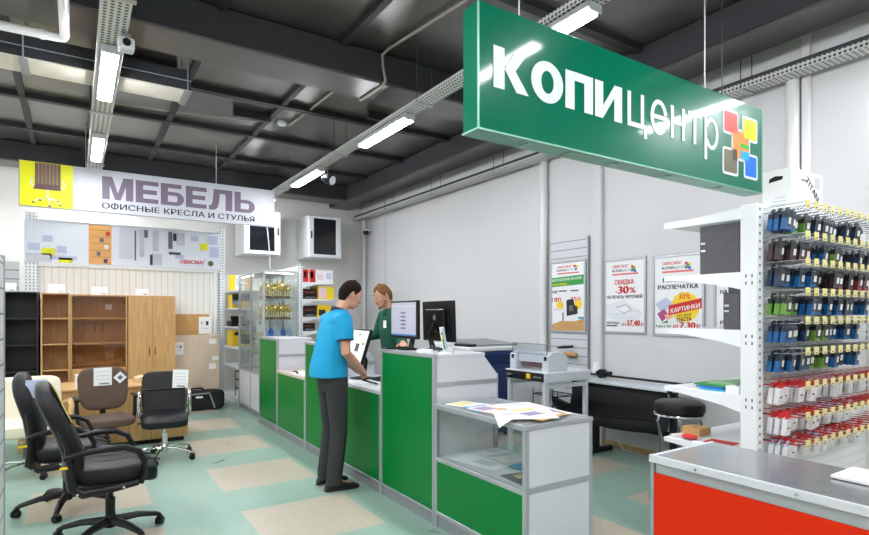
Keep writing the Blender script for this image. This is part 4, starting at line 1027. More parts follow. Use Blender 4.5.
# slat panel on the wall with the first poster
SLATW = striped('slat_wall_board', (206, 208, 213), (104, 106, 112), 2, .1, .08, .45)
t = thing('slat_panel', 'narrow grey slat panel on the white wall behind the paper cutter', 'slat panel', (5.1, 4.82, .3))
MB(t, SLATW).box(5.092, 5.112, 4.53, 5.13, .3, 2.44).build('board', t)
f = MB(t, ALU); f.box(5.086, 5.114, 4.515, 4.53, .3, 2.44, .003); f.box(5.086, 5.114, 5.13, 5.145, .3, 2.44, .003); f.build('side_rail', t)
poster(5.12, 4.535, 1.283, 2.17, 'narrow-hung poster with a green banner and black stamp picture on the slat panel', [
    ('t', 'ОФИСМАГ', .2, .1, .42, .034, REDINK, .03), ('t', 'КОПИ', .2, .145, .24, .028, INK, .05), ('t', 'ЦЕНТР', .46, .145, .2, .028, GREYINK, 0), ('b', .2, .82, .165, .185, mat('red_faint', (224, 110, 104), .6)), ('b', .66, .73, .07, .1, REDINK), ('b', .73, .8, .08, .11, YELLOW), ('b', .7, .76, .11, .145, BLUEINK),
    ('b', .02, .94, .23, .36, GREENINK, .02), ('t', 'ИЗГОТОВЛЕНИЕ ПЕЧАТЕЙ', .06, .285, .82, .035, PAPER, .04, .03), ('t', 'И ШТАМПОВ', .08, .345, .4, .03, YELLOW, .04, .03),
    ('t', '100', .05, .45, .16, .045, INK, .03), ('b', .25, .48, .41, .43, GREYINK), ('b', .58, .8, .41, .43, GREYINK), ('t', '180', .05, .57, .26, .065, REDINK, .02), ('t', '250', .58, .57, .28, .065, REDINK, .02),
    ('p', ((.0, .9), (.3, .84), (.7, .84), (.97, .8), (.97, .97), (.0, .97)), CARD), ('o', .28, .62, .1, YELLOW), ('o', .8, .61, .1, YELLOW), ('p', ((.47, .55), (.66, .53), (.7, .62), (.78, .64), (.78, .74), (.48, .77)), INK), ('b', .55, .66, .62, .7, GREYINK), ('b', .36, .39, .72, .84, INK), ('b', .1, .3, .66, .68, mat('pink_print', (236, 200, 214), .6)), ('b', .8, .95, .78, .81, TEALINK)], x=5.086)
t = thing('hanging_tool', 'black-handled tool hanging on the slat panel below the poster', 'tool', (5.04, 4.7, 1.1))
b = MB(t, BLACK); b.tube([(5.085, 4.75, 1.12), (5.04, 4.75, 1.115), (5.0, 4.82, 1.11), (4.98, 4.9, 1.1)], [.012, .016, .02, .012], 8); b.build('handle', t)
t = thing('hanging_brush', 'pale wooden brush hanging on the slat panel under the black tool', 'brush', (5.04, 4.7, 1.0))
b = MB(t, CARD); b.box(5.0, 5.08, 4.66, 4.86, 1.0, 1.045, .012); b.build('bristle_head', t)

# ------------------------------------------------------------------ copier behind the counters
t = thing('copier', 'navy and white copier with a dark lid, half hidden behind the tall counter', 'copier', (4.05, 5.5, 0)); t.location.x += .2; t.scale = (1, 1, .935)
b = MB(t, NAVY); b.box(3.8, 4.4, 5.3, 5.85, .05, .98, .02); b.prism([(5.3, .98), (5.22, 1.1), (5.24, 1.14), (5.85, 1.14), (5.85, .98)], 0, 3.72, 4.4); b.build('body', t)
b = MB(t, WHITE); b.box(3.66, 4.42, 5.2, 5.86, 1.14, 1.2, .015); b.build('scanner_bed', t)
b = MB(t, GREYK); b.prism([(5.24, 1.2), (5.86, 1.2), (5.86, 1.27), (5.24, 1.225)], 0, 3.8, 4.42); b.build('lid', t)
b = MB(t, BLACK); b.box(3.68, 3.8, 5.25, 5.55, 1.2, 1.235, .006); b.build('control_panel', t)
b = MB(t, WHITE); b.box(3.5, 3.72, 5.55, 5.75, 1.16, 1.24, .015); b.build('side_tray', t)
b = MB(t, BLACKM)
for z in (.3, .5, .7): b.box(3.795, 3.8, 5.34, 5.8, z, z+.012)
b.build('drawer_line', t)
for x in (3.86, 4.34):
    for y in (5.36, 5.8): MB(t, BLACK).cyl((x, y, 0), (x, y, .05), .03, seg=10).build('foot', t)

# ------------------------------------------------------------------ paper cutter on its frame
t = thing('paper_cutter', 'grey guillotine paper cutter with a black control front on a tall leg frame', 'paper cutter', (4.1, 4.2, 0))
LG = mat('light_grey_paint', (204, 208, 214), .4)
b = MB(t, LG); b.box(3.8, 4.44, 3.9, 4.5, .84, .94, .008); b.build('table', t)
MB(t, mat('control_black', (34, 30, 30), .35)).box(3.794, 3.8, 3.92, 4.49, .85, .93).build('control_panel', t)
b = MB(t, YELLOW); b.box(3.786, 3.794, 4.1, 4.16, .865, .915, .003); b.build('button', t)
b = MB(t, GREYK); b.box(3.788, 3.794, 3.95, 4.06, .882, .896); b.build('scale_strip', t); b = MB(t, GREYK); b.box(3.788, 3.794, 4.38, 4.46, .882, .896); b.build('scale_strip', t)
b = MB(t, BLACK); b.tube([(3.79, 4.3, .89), (3.74, 4.3, .89), (3.7, 4.28, .885)], [.012, .012, .018], 8); b.tube([(3.79, 4.22, .885), (3.73, 4.24, .88)], .012, 8); b.build('crank', t)
for y in (3.92, 4.4): 
    q = MB(t, LG); q.prism([(3.86, .94), (4.12, .94), (4.12, 1.08), (4.06, 1.13), (3.92, 1.13), (3.86, 1.09)], 1, y, y+.085); q.build('side_column', t)
    k = MB(t, BLACK); k.box(3.857, 3.861, y+.025, y+.06, 1.05, 1.09); k.build('emblem_plate', t)
MB(t, LG).box(3.9, 4.06, 4.005, 4.4, 1.02, 1.12, .008).build('blade_beam', t)
MB(t, mat('blade_steel', (150, 120, 122), .3, .5)).box(3.95, 3.965, 4.005, 4.4, .965, 1.02).build('blade', t)
b = MB(t, GREYK); b.tube([(3.88, 3.96, 1.09), (3.87, 3.96, 1.21), (3.87, 4.46, 1.21), (3.88, 4.46, 1.09)], .006, 6); b.build('guard_wire', t)
MB(t, glass_mat('guard_plastic', (240, 244, 246), .05)).box(3.868, 3.872, 3.97, 4.45, 1.1, 1.205).build('guard_pane', t)
for x in (3.84, 4.4):
    for y in (3.94, 4.46): MB(t, LG).box(x-.022, x+.022, y-.022, y+.022, 0, .84, .004).build('leg', t)
for y in (3.94, 4.46): MB(t, LG).box(3.862, 4.378, y-.015, y+.015, .78, .82).build('cross_bar', t)
t = thing('wire_basket', 'black wire basket rack on the floor beneath the paper cutter', 'rack', (4.7, 4.7, 0))
b = MB(t, BLACK)
for z in (.02, .2, .38, .56):
    b.tube([(4.62, 4.55, z), (4.95, 4.55, z), (4.95, 4.95, z), (4.62, 4.95, z)], .006, 6, closed=True)
    for k in range(3): b.cyl((4.62, 4.62+k*.12, z), (4.95, 4.62+k*.12, z), .003, seg=5)
for x, y in ((4.62, 4.55), (4.95, 4.55), (4.95, 4.95), (4.62, 4.95)): b.cyl((x, y, 0), (x, y, .62), .006, seg=6)
b.build('wire_frame', t)

# ------------------------------------------------------------------ rotary trimmer on black stand with cloth basket
t = thing('roll_trimmer', 'long grey sheet trimmer on a black stand with a hanging black cloth basket', 'trimmer', (4.8, 3.75, 0))
ya, yb_ = 4.42, 3.12
MB(t, LG).box(4.62, 5.02, yb_, ya-.02, .775, .8, .004).build('table', t)
b = MB(t, BLACK); b.box(4.6, 4.625, yb_-.03, yb_+.02, .765, .806, .004); b.box(4.88, 4.92, yb_-.02, ya+.02, .825, .845, .003); b.build('rail', t)
for y in (yb_-.02, ya-.0):
    q = MB(t, BLACK); q.box(4.86, 4.95, y-.02, y+.02, .79, .86, .006); q.build('end_block', t)
q = MB(t, BLACK); q.tube([(4.62, ya+.02, .805), (4.8, ya+.01, .82), (4.9, ya, .83)], .012, 8); q.box(4.6, 4.64, ya, ya+.04, .79, .82, .004); q.build('end_arm', t)
q = MB(t, BLACK); q.cyl((4.84, 4.12, .855), (4.9, 4.12, .855), .05, seg=18); q.box(4.85, 4.95, 4.04, 4.2, .84, .88, .008); q.build('cutter_head', t)
for y in (ya-.3, yb_+.06):
    q = MB(t, BLACKM); q.box(4.74, 4.8, y-.03, y+.03, .05, .775, .004); q.box(4.55, 5.02, y-.028, y+.028, .0, .05, .006); q.build('leg', t)
q = MB(t, BLACKM); q.box(4.75, 4.79, yb_+.06, ya-.3, .33, .38, .003); q.build('cross_bar', t)
cl = MB(t, FABRIC_BLK); prof = [(4.65, .772), (4.69, .6), (4.67, .46), (4.6, .39), (4.53, .4), (4.49, .46), (4.48, .53)]
rings = []
n = 13
for i in range(n):
    f = i/(n-1); y = ya+.1-(ya-yb_+.05)*f
    rs = []
    for j, (x, z) in enumerate(prof):
        k = j/(len(prof)-1); sag = .05*math.sin(PI*f)
        zz = z + (.02*(1-f)**6 if j < 2 else 0) - (sag if j > 0 else 0) + (.06*k*(1-f)**3 if j > 3 else 0); yy = y - (.16*(1-f)**3)*(1-k)
        rs.append(Vector((x, yy, zz)))
    rings.append(rs)
V = [p for r in rings for p in r]; m_ = len(prof)
cl.add(V, [(i*m_+j, i*m_+j+1, (i+1)*m_+j+1, (i+1)*m_+j) for i in range(n-1) for j in range(m_-1)])
o = cl.build('cloth_basket', t, 80); md = o.modifiers.new('thick', 'SOLIDIFY'); md.thickness = .005
q = MB(t, BLACK); q.tube([(4.48, ya+.1, .6), (4.48, ya-.3, .515), (4.48, 3.75, .485), (4.48, yb_+.05, .53)], .008, 6); q.build('basket_rod', t)
b = MB(m=PAPER); b.lathe([(.045, 0), (.045, .1), (.04, .105), (.035, .15), (.0, .155)], (0, 0, 0), 16); b.v = [p+Vector((4.99, 4.3, .803)) for p in b.v]
place(b, 'white_cup', 'white cup standing on the far end of the trimmer near the wall', 'cup', (4.99, 4.3, .803))
b = MB(m=BLACK); b.tube([(4.58, 4.62, .78), (4.52, 4.6, .6), (4.56, 4.62, .4), (4.54, 4.62, .1), (4.56, 4.7, .012), (4.54, 4.85, .012), (4.6, 5.1, .012)], .005, 6); place(b, 'power_cord', 'thin black cord dropping to the floor between trimmer and paper cutter', 'cord', (4.55, 4.45, 0))
b = MB(m=PIPEW); b.tube([(5.1, 4.1, .09), (5.08, 4.0, .012), (5.06, 3.7, .012), (5.08, 3.3, .012), (5.02, 2.9, .012)], .006, 6); place(b, 'floor_cable', 'white cable lying on the floor along the wall under the trimmer', 'cable', (4.95, 3.6, 0))

# ------------------------------------------------------------------ round stool
t = thing('bar_stool', 'round black padded stool with chrome ring and bent chrome legs', 'stool', (4.06, 2.66, 0), local=True)
MB(t, LEATHER).lathe([(.0, .715), (.17, .715), (.19, .73), (.192, .78), (.185, .8), (.16, .812), (.0, .815)], seg=36).build('seat', t)
MB(t, CHROME).lathe([(.15, .70), (.194, .70), (.197, .708), (.194, .716), (.15, .716)], seg=36).build('seat_ring', t)
for k in range(4):
    a = k*PI/2+.6; ca, sa = math.cos(a), math.sin(a)
    q = MB(t, CHROME); q.tube([(ca*r, sa*r, z) for r, z in ((.1, .705), (.15, .69), (.165, .64), (.14, .52), (.14, .4), (.19, .15), (.22, 0.0))], .012, 8); q.build('leg', t)
q = MB(t, CHROME); q.tube([(.165*math.cos(i*PI/12), .165*math.sin(i*PI/12), .25) for i in range(24)], .009, 8, closed=True); q.build('foot_ring', t)
# ------------------------------------------------------------------ right gondola with hooks (front panel Y=1.64, end X=3.18)
PEG = striped('peg_board', (232, 234, 236), (206, 208, 212), 2, .06, .08, .4)
XG0, XG1, YP = 3.18, 4.78, 1.64
t = thing('pegboard_stand', 'white shop stand with a peg board of cartridge hooks and side shelves', 'shelf stand', (4.0, 1.7, 0))
MB(t, PEG).box(XG0+.08, XG1-.06, YP, YP+.03, .1, 2.11).build('peg_board', t)
for x0, x1 in ((XG0, XG0+.07), (XG1-.06, XG1)):
    u = MB(t, PERFW); u.box(x0, x1, 1.612, 1.705, 0, 2.125, .004); u = u.build('upright', t)
    q = MB(t, mat('slot_dark', (90, 92, 98), .6))
    for z in (1.72, 1.68, 1.38, 1.34, 1.02, .98):
        for y in (1.638, 1.672): q.box(x0-.0008, x0+.001, y-.004, y+.004, z-.009, z+.009)
    q.build('slot', u)
MB(t, SHELFW).box(XG0, XG1, 1.64, 2.16, 0, .12, .004).build('base', t)
SD = 2.19
shz = (2.09, 1.745, 1.415, 1.045, .72)
for i, z in enumerate(shz):
    s_ = MB(t, SHELFW); s_.box(XG0+.004, XG1, 1.705, SD, z-.03, z, .004)
    s_ = s_.build('shelf', t)
    k = MB(t, SHELFW); k.prism([(1.7, z), (SD, z), (SD, z-.028), (SD-.12, z-.034), (1.82, z-.07), (1.7, z-.1)] if i else [(1.7, z+.02), (SD, z-.012), (SD, z-.04), (1.7, z-.045)], 0, XG0-.001, XG0+.004); k.build('bracket', s_)
MB(t, SHELFW).box(XG0+.07, XG1, 1.64, 1.705, 2.108, 2.125, .003).build('top_cap', t)
MB(t, mat('mid_grey_side', (222, 224, 228), .4)).box(XG1, XG1+.02, 1.2, 2.0, 0, 2.05).build('end_panel', t)

def binder(y0, y1, z, h, x, label):
    t = thing('binder', label, 'binder', (x, (y0+y1)/2, z+.001))
    m = mat('binder_grey', (78, 76, 82), .55, noise=.08, nscale=30)
    MB(t, m).box(x, x+.07, y0, y1, z+.001, z+h, .003).build('cover', t)
    for zz in (.62, .47): MB(t, CHROME).box(x-.0012, x, y1-.035, y1-.008, z+h*zz, z+h*zz+.012, 0).build('rivet', t)
binder(1.712, 1.955, 1.745, .29, 3.192, 'large dark grey binder standing on the second shelf of the peg board stand')
binder(1.712, 1.81, 1.415, .215, 3.192, 'smaller dark grey binder standing on the third shelf of the peg board stand')
b = MB(m=mat('binder_grey', (78, 76, 82), .55)); b.box(3.192, 3.26, 1.712, 1.78, 1.6305, 1.705, .002)
place(b, 'folder_box', 'dark folder box lying on top of the smaller grey binder', 'box', (3.22, 1.75, 1.6305))
for i, (y0, y1, z, m, l) in enumerate(((1.72, 1.8, 1.0465, PAPER, 'white pack of cards on the shelf beside the blue folders'), (1.81, 1.97, 1.0465, TEALINK, 'lower blue folder on the shelf beneath the grey binders'), (1.83, 2.0, 1.058, BLUEINK, 'dark blue folder lying in the middle of the folder pile'), (1.8, 2.02, 1.0695, GREENINK, 'green folder on top of the small folder pile'))):
    b = MB(m=m); h = .04 if i == 0 else .01; b.box(3.2+.01*i, 3.5, y0, y1, z, z+h, .002)
    place(b, 'folder' if i else 'card_pack', l, 'folder' if i else 'pack', (3.35, (y0+y1)/2, z))
b = MB(m=mat('pale_green', (150, 190, 150), .6)); b.prism([(1.75, 1.081), (1.95, 1.081), (1.93, 1.095), (1.85, 1.105), (1.78, 1.095)], 0, 3.25, 3.45); place(b, 'bag_pack', 'pale green plastic pack lying on top of the green folder', 'pack', (3.35, 1.85, 1.081))
magazine(3.3, 1.88, .7215, .1, .2, .28, PAPER, 'white leaflet with red print on the lowest shelf by the red counter', ((-.4, .3, -.3, .3, REDINK),))
magazine(3.27, 2.1, .7265, -.1, .1, .16, PAPER, 'second white leaflet at the outer edge of the lowest shelf', ((-.3, .3, 0, .4, RO),))
carton(3.32, 3.44, 2.03, 2.16, .728, .775, 'small brown carton with a printed top on the lowest shelf', CARD)
b = MB(m=REDINK); b.ell((3.22, 2.04, .742), (.035, .05, .015)); place(b, 'red_pouch', 'small red pouch lying on the leaflets of the lowest shelf', 'pouch', (3.22, 2.04, .727))
# white carton on top of the stand
t = thing('carton', 'white carton with a cut handle and slanted lettering on top of the peg board stand', 'carton', (3.88, 1.76, 2.1275))
x0, x1, y0, y1, z0, z1 = 3.674, 4.086, 1.655, 1.83, 2.1275, 2.405
b = MB(t, PAPER); b.box(x0, x1, y0, y1, z0, z1, .003); b.build('body', t)
b = MB(t, BLACK); b.prism([(1.71, 2.34), (1.79, 2.33), (1.785, 2.355), (1.75, 2.367), (1.705, 2.36)], 0, x0-.001, x0+.001); b.build('handle_cutout', t)
b = MB(t, INK); b.text('TITAN', (x0+.17, y0-.002, z0+.215), Vector((.8, 0, -.6)), Vector((.6, 0, .8)), w=.2, h=.042, bold=.02, ref='T')
b.box(x0+.12, x0+.2, y0-.0015, y0, z0+.21, z0+.22, 0, GREYINK); b.box(x0+.3, x0+.37, y0-.0015, y0, z0+.18, z0+.25, 0, GREYP)
for k in range(4): b.box(x0-.0015, x0, 1.69, 1.79-.012*k, 2.16+k*.022, 2.166+k*.022, 0, GREYP)
b.build('print', t)

# hooks with price tags, and packs hanging from them
WIRE = mat('hook_wire', (200, 204, 208), .25, .9)
WIRER = mat('hook_wire_red', (170, 40, 44), .4)
TAGY = mat('price_tag_yellow', (226, 214, 130), .5)
rowz = (2.075, 1.91, 1.765, 1.605, 1.45, 1.285, 1.105, .94, .79)
xs = [3.29+i*.099 for i in range(15)]
LEN = .225
def hook_proto(wm, name, label, loc):
    t = thing('display_hook', label, 'hook', loc, local=True, group='wire display hooks on the peg board')
    b = MB(t, wm)
    for q in (-.012, .012): b.tube([(q, -.002, 0), (q, -LEN+.03, .004), (q*.6, -LEN, .016)], .0028, 6)
    b.build('wire', t)
    b = MB(t, wm); b.tube([(0, -.002, .03), (0, -LEN-.01, .034)], .0022, 6); b.build('tag_arm', t)
    b = MB(t, TAGY); b.box(-.026, .026, -LEN-.014, -LEN-.011, .0, .042, .002); b.box(-.014, .01, -LEN-.0146, -LEN-.014, .006, .012, 0, GREYINK); b.box(-.014, .014, -LEN-.0146, -LEN-.014, .02, .024, 0, GREYP); b.build('price_tag', t)
    return t
rown = ['top', 'second', 'third', 'fourth', 'fifth', 'sixth', 'seventh', 'eighth', 'lowest']
HP = {}
for r, z in enumerate(rowz):
    red = r >= 6
    for i, x in enumerate(xs):
        lab = '%s wire hook with yellow price tag, %s from left in the %s hook row' % ('red' if red else 'bright', ordinal(i), rown[r])
        if red not in HP: HP[red] = hook_proto(WIRER if red else WIRE, '', lab, (x, YP, z))
        else: dup(HP[red], (x, YP, z), label=lab)

def pack_proto(kind, c_main, c_band, label, loc, w=.062, h=.092, d=.026):
    t = thing('cartridge_pack', label, 'pack', loc, local=True)
    m = mat('pack_'+kind, c_main, .35); m2 = mat('packband_'+kind, c_band, .35)
    mx = Matrix.Rotation(.12, 4, 'X')
    b = MB(t, m); b.box(-w/2, w/2, -d/2, d/2, -h-.03, -.03, .002, mx=mx); b.build('carton', t)
    k = MB(t, PAPER); k.box(w*.0, w*.42, -d/2-.0012, -d/2, -h*.98, -.055, mx=mx)
    if kind in ('white', 'pale'): k.box(-w*.3, w*.1, -d/2-.0018, -d/2-.0012, -h*.9, -.075, m=(INK if kind == 'white' else LILAC), mx=mx)
    k.build('label_sticker', t)
    if kind not in ('white', 'pale'):
        g = MB(t, m2); g.box(-w/2-.0006, w/2+.0006, -d/2-.0006, d/2+.0006, -h-.029, -h-.012, mx=mx); g.box(-w/2-.0008, -w/2+.008, -d/2-.001, d/2, -h-.012, -.06, mx=mx); g.build('colour_band', t)
    k = MB(t, m2 if kind in ('white', 'pale') else m); k.prism([(-w*.42, -.042), (w*.42, -.042), (w*.42, -.012), (w*.15, .0), (-w*.15, .0), (-w*.42, -.012)], 1, -.003, .003); k.build('hang_tab', t)
    return t
kinds = {
 'blue': ((22, 34, 54), (26, 92, 150)), 'dark': ((26, 30, 36), (24, 50, 84)), 'green': ((28, 40, 32), (104, 150, 60)), 'maroon': ((40, 26, 30), (140, 50, 52)),
 'black': ((24, 24, 28), (60, 40, 44)), 'white': ((226, 226, 228), (206, 34, 30)), 'pale': ((216, 218, 220), (160, 180, 200))}
plan = [
 ['blue', 'blue', 'green', 'green', 'dark', 'dark', 'blue', 'blue', 'dark', 'dark', None, 'black', None, None, None],
 ['black', 'black', 'black', 'maroon', None, 'blue', 'green', 'green', 'dark', None, 'dark', None, 'dark', None, None],
 ['dark', 'blue', 'blue', 'blue', 'dark', 'black', 'black', 'maroon', 'maroon', 'black', 'maroon', 'maroon', None, None, None],
 ['green', None, 'green', 'blue', 'blue', 'blue', 'blue', 'blue', 'dark', 'dark', None, 'blue', None, None, None],
 ['blue', 'blue', 'blue', 'dark', 'green', 'green', 'dark', 'blue', 'blue', 'blue', 'dark', None, None, None, None],
 ['blue', 'blue', 'dark', 'blue', 'green', 'green', 'blue', 'blue', 'dark', 'blue', None, None, None, None, None],
 ['white']*4 + ['pale']*4 + ['white', 'pale', 'pale', None, None, None, None],
 ['white']*5 + ['pale', 'pale', 'pale', 'white', 'pale', None, None, None, None, None],
 ['pale', 'white', 'pale', 'white', 'pale', 'white', 'pale', 'white', 'white', 'white', 'pale', 'white', None, None, None]]
words_ = {'blue': 'dark pack, blue band', 'dark': 'black pack, navy band', 'green': 'dark pack, green band', 'maroon': 'dark pack, red band', 'black': 'black pack, brownish band', 'white': 'white pack, red header', 'pale': 'white pack, pale header'}
PP = {}
for r, row in enumerate(plan):
    for i, k in enumerate(row):
        if k is None: continue
        nn = (3, 2, 2, 3)[(r*5+i*3) % 4]
        for j in range(nn):
            y = YP-.046-.036*j-.02*(i % 3 == 0)
            pos = ('front', 'middle', 'rear') if nn == 3 else ('front', 'rear')
            lab = '%s, %s on hook %s from left, %s row' % (words_[k], pos[nn-1-j], ordinal(i), rown[r])
            loc = (xs[i], y, rowz[r]+.018); rz = random.uniform(-.12, .12)
            g = 'ink cartridge packs on the peg board'
            if k not in PP: PP[k] = pack_proto(k, kinds[k][0], kinds[k][1], lab, loc); PP[k]['group'] = g; PP[k].rotation_euler.z = rz
            else: dup(PP[k], loc, rz, lab)

# ------------------------------------------------------------------ red counter in front
t = thing('red_counter', 'long counter with bright red front and grey metal top in the lower right corner', 'counter', (2.4, .2, 0))
ya, yb2, H = 1.55, -1.6, .876
MB(t, RED).box(2.156, 2.18, yb2, ya-.015, .1, H-.075).build('front_panel', t)
b = MB(t, ALU); b.box(2.15, 2.18, ya-.015, ya, 0, H-.03, .003); b.box(2.158, 2.18, yb2, ya-.022, H-.075, H-.025, .002); b.box(2.6, 2.63, ya-.022, ya, 0, H-.03, .003); b.build('frame', t)
MB(t, GREYK).box(2.17, 2.22, yb2, ya, 0, .1).build('kick_plate', t)
MB(t, mat('brushed_steel', (150, 152, 156), .2, .5, noise=.06, nscale=3, stretch=(30, 1, 1))).box(2.147, 2.635, yb2, ya, H-.03, H, .003).build('top', t)
b = MB(t, mat('light_edge', (214, 216, 220), .35, .3)); b.box(2.142, 2.16, yb2, ya+.003, H-.028, H+.004, .002); b.box(2.16, 2.635, ya-.012, ya+.003, H-.026, H+.003, .002); b.build('edge_trim', t)
for y in (1.33, .95, .6, .2): MB(t, CHROME).cyl((2.143, y, H-.012), (2.138, y, H-.012), .006, seg=10).build('screw', t)
MB(t, LAMW).box(2.2, 2.63, ya-.018, ya-.006, .0, H-.03).build('side_panel', t)
b = MB(m=PAPER); b.box(2.42, 2.62, .72, .955, H+.001, H+.014, .002); b.box(2.423, 2.617, .723, .952, H-.0, H+.001, 0, NAVY); b.v = [p+Vector((0, 0, .0015)) for p in b.v]
place(b, 'note_pad', 'white note pad with dark blue back on the red counter at the right edge', 'note pad', (2.52, .84, H+.0015))
# ------------------------------------------------------------------ office chairs (facing local +X)
def star_base(t, m, spread, metal, start=0.3, caster=True, hub_z=.115):
    b = MB(t, m); b.lathe([(.034, .07), (.042, .09), (.042, .13), (.03, .15)], seg=16)
    ends = []
    for k in range(5):
        a = start + k*2*PI/5; ca, sa = math.cos(a), math.sin(a)
        b.tube([(ca*.03, sa*.03, hub_z), (ca*spread*.55, sa*spread*.55, hub_z-.006), (ca*spread*.9, sa*spread*.9, hub_z-.03), (ca*spread, sa*spread, hub_z-.045)], [.034, .028, .022, .018] if not metal else [.016, .014, .013, .012], 8, flat=.8)
        ends.append((ca*spread, sa*spread, a))
    base = b.build('star_base', t)
    for x, y, a in ends:
        c = MB(t, BLACK); a2 = a + .8; dx, dy = -math.sin(a2), math.cos(a2)
        for q in (-.014, .014):
            c.cyl((x+dx*(q-.009), y+dy*(q-.009), .027), (x+dx*(q+.009), y+dy*(q+.009), .027), .027, seg=14)
        c.cyl((x, y, .03), (x, y, .075), .008, seg=8); c.tube([(x+math.cos(a2)*.024, y+math.sin(a2)*.024, .045), (x, y, .062), (x-math.cos(a2)*.02, y-math.sin(a2)*.02, .05)], .014, 8)
        c.build('caster', base)
    return base
def column(t, m, z0, z1):
    b = MB(t, m); b.cyl((0, 0, z0), (0, 0, z0+(z1-z0)*.55), .03, seg=14); b.cyl((0, 0, z0+(z1-z0)*.5), (0, 0, z1), .018, seg=14, m=CHROME if m is CHROME else BLACK); b.build('gas_column', t)
    k = MB(t, BLACK); k.box(-.12, .12, -.08, .08, z1-.035, z1+.01, .012); k.tube([(.02, -.08, z1-.01), (.04, -.2, z1-.015), (.05, -.25, z1-.02)], .008, 8); k.build('tilt_mechanism', t)
def exec_chair(loc, rz, label, base_rot, tagged, lean=.2):
    t = thing('office_chair', label, 'office chair', loc, rz, local=True)
    star_base(t, BLACK, .32, False, base_rot); column(t, BLACK, .11, .4)
    def seatf(p):
        p = p.copy(); p.z += .03*(p.x/.27)**2*(1 if p.x < 0 else .15) - (.035*max(0, p.x-.16)/.1); return p
    MB(t, LEATHER).ell((.0, 0, .465), (.275, .25, .07), .45, .45, 32, 14, fn=seatf).build('seat', t)
    q = MB(t, BLACKM)
    for y in (-.085, .085): q.tube([(-.18, y, .536), (0, y, .534), (.18, y, .529), (.29, y, .503)], .006, 6)
    q.build('seat_seam', t)
    def backf(p):
        h = (p.z+.33)/.66; p = p.copy()
        p.y *= 1.0 - .12*max(0, h-.75)/.25; p.x += -.02 - lean*h**1.1 + .035*math.sin(h*PI*1.6) ; return p
    MB(t, LEATHER).ell((-.2, 0, .745), (.062, .25, .325), .5, .42, 32, 22, fn=backf).build('backrest', t)
    q = MB(t, BLACKM)
    for h in (.35, .62):
        z = .745-.325+.65*h; x = -.2 - .02 - lean*h**1.1 + .035*math.sin(h*PI*1.6) + .06
        q.tube([(x, -.2, z), (x+.004, 0, z), (x, .2, z)], .006, 6)
    q.build('back_seam', t)
    for s_ in (-1, 1):
        y = s_*.275; y2 = s_*.262
        q = MB(t, BLACK); q.tube([(-.22-lean*.55, y2, .8), (-.2-lean*.38, y2, .68), (-.215-lean*.18, y2, .52), (-.225, y2, .43), (-.17, y2, .385), (0, y2, .395), (.14, y2, .41)], [.018, .022, .026, .03, .028, .024, .018], 10, flat=1.0); q.build('side_frame', t)
        q = MB(t, BLACK); q.tube([(-.22-lean*.4, y, .62), (-.18, y*1.06, .645), (-.05, y*1.1, .662), (.06, y*1.1, .657), (.135, y*1.08, .62), (.17, y*1.04, .545), (.17, y, .465), (.15, y*.98, .405)], [.017, .018, .021, .022, .02, .018, .017, .017], 10); q.build('armrest', t)
        q = MB(t, CHROME); 
        for (x, z) in ((-.2, .395), (.05, .4), (-.26-lean*.2, .6)): q.cyl((x, y2+s_*.024, z), (x, y2+s_*.03, z), .008, seg=8)
        q.build('bolt', t)
    if tagged == 'side':
        q = MB(t, mat('tag_olive', (186, 178, 96), .6)); x = .012
        pts = []
        for h in (.62, .72, .82, .92, .99):
            z = .745-.325+.65*h; pts.append((-.2 - .02 - lean*h**1.1 + .035*math.sin(h*PI*1.6) + .068*(1-.3*max(0, h-.9)/.1), z))
        q.prism(pts + [(x_-.003, z_) for x_, z_ in pts[::-1]], 1, -.19, -.03); q.build('paper_tag', t)
    if tagged == 'white':
        q = MB(t, LILAC); q.box(-.25, -.12, -.21, -.208, .9, 1.03, .001); q.build('paper_tag', t)
    q = MB(t, YELLOW); q.box(-.29, -.235, -.284, -.281, .56, .575); q.build('maker_label', t)
    return t
exec_chair((.2, 4.34, 0), .04, 'black leather executive chair in front, olive tag on its backrest', .2, 'side', .12)
exec_chair((-.05, 5.16, 0), .0, 'black executive chair half hidden behind the front one, nearest the left partition', .75, 'white', .03)

# brown fabric chair
t = thing('office_chair', 'brown fabric office chair with white tags before the low cupboard', 'office chair', (.27, 6.53, 0), -PI/2+.1, local=True)
star_base(t, BLACK, .3, False, .1); column(t, BLACK, .11, .4)
MB(t, BROWNF).ell((.03, 0, .435), (.24, .24, .05), .5, .55, 30, 12).build('seat', t)
def brf(p):
    h = (p.z+.24)/.48; p = p.copy(); p.y *= .86+.14*math.sin(min(1, h*1.1)*PI/2)-.06*max(0, h-.8)/.2; p.x += -.1*h + .03*(p.y/.23)**2; return p
MB(t, BROWNF).ell((-.19, 0, .735), (.04, .235, .22), .5, .55, 30, 18, fn=brf).build('backrest', t)
q = MB(t, BLACK); q.tube([(-.05, 0, .4), (-.22, 0, .42), (-.27, 0, .5), (-.26, 0, .7)], [.03, .03, .028, .026], 10); q.build('back_bar', t)
for s_ in (-1, 1):
    q = MB(t, BLACK); y = s_*.245
    q.tube([(.0, s_*.2, .4), (.0, y, .43), (.0, y+s_*.01, .5), (-.02, y+s_*.015, .66)], [.018, .02, .02, .018], 8); q.box(-.14, .13, y-.025+s_*.012, y+.025+s_*.012, .655, .685, .012); q.build('armrest', t)
q = MB(t, PAPER); q.box(-.2, -.196, -.09, .075, .765, .95, .001); q.box(-.196, -.195, -.04, .05, .78, .79, 0, INK); q.box(-.196, -.195, -.07, .05, .825, .831, 0, GREYP); q.box(-.196, -.195, -.07, .05, .865, .871, 0, GREYP); q.box(-.196, -.195, -.07, .05, .905, .911, 0, GREYP); q.build('paper_tag', t)
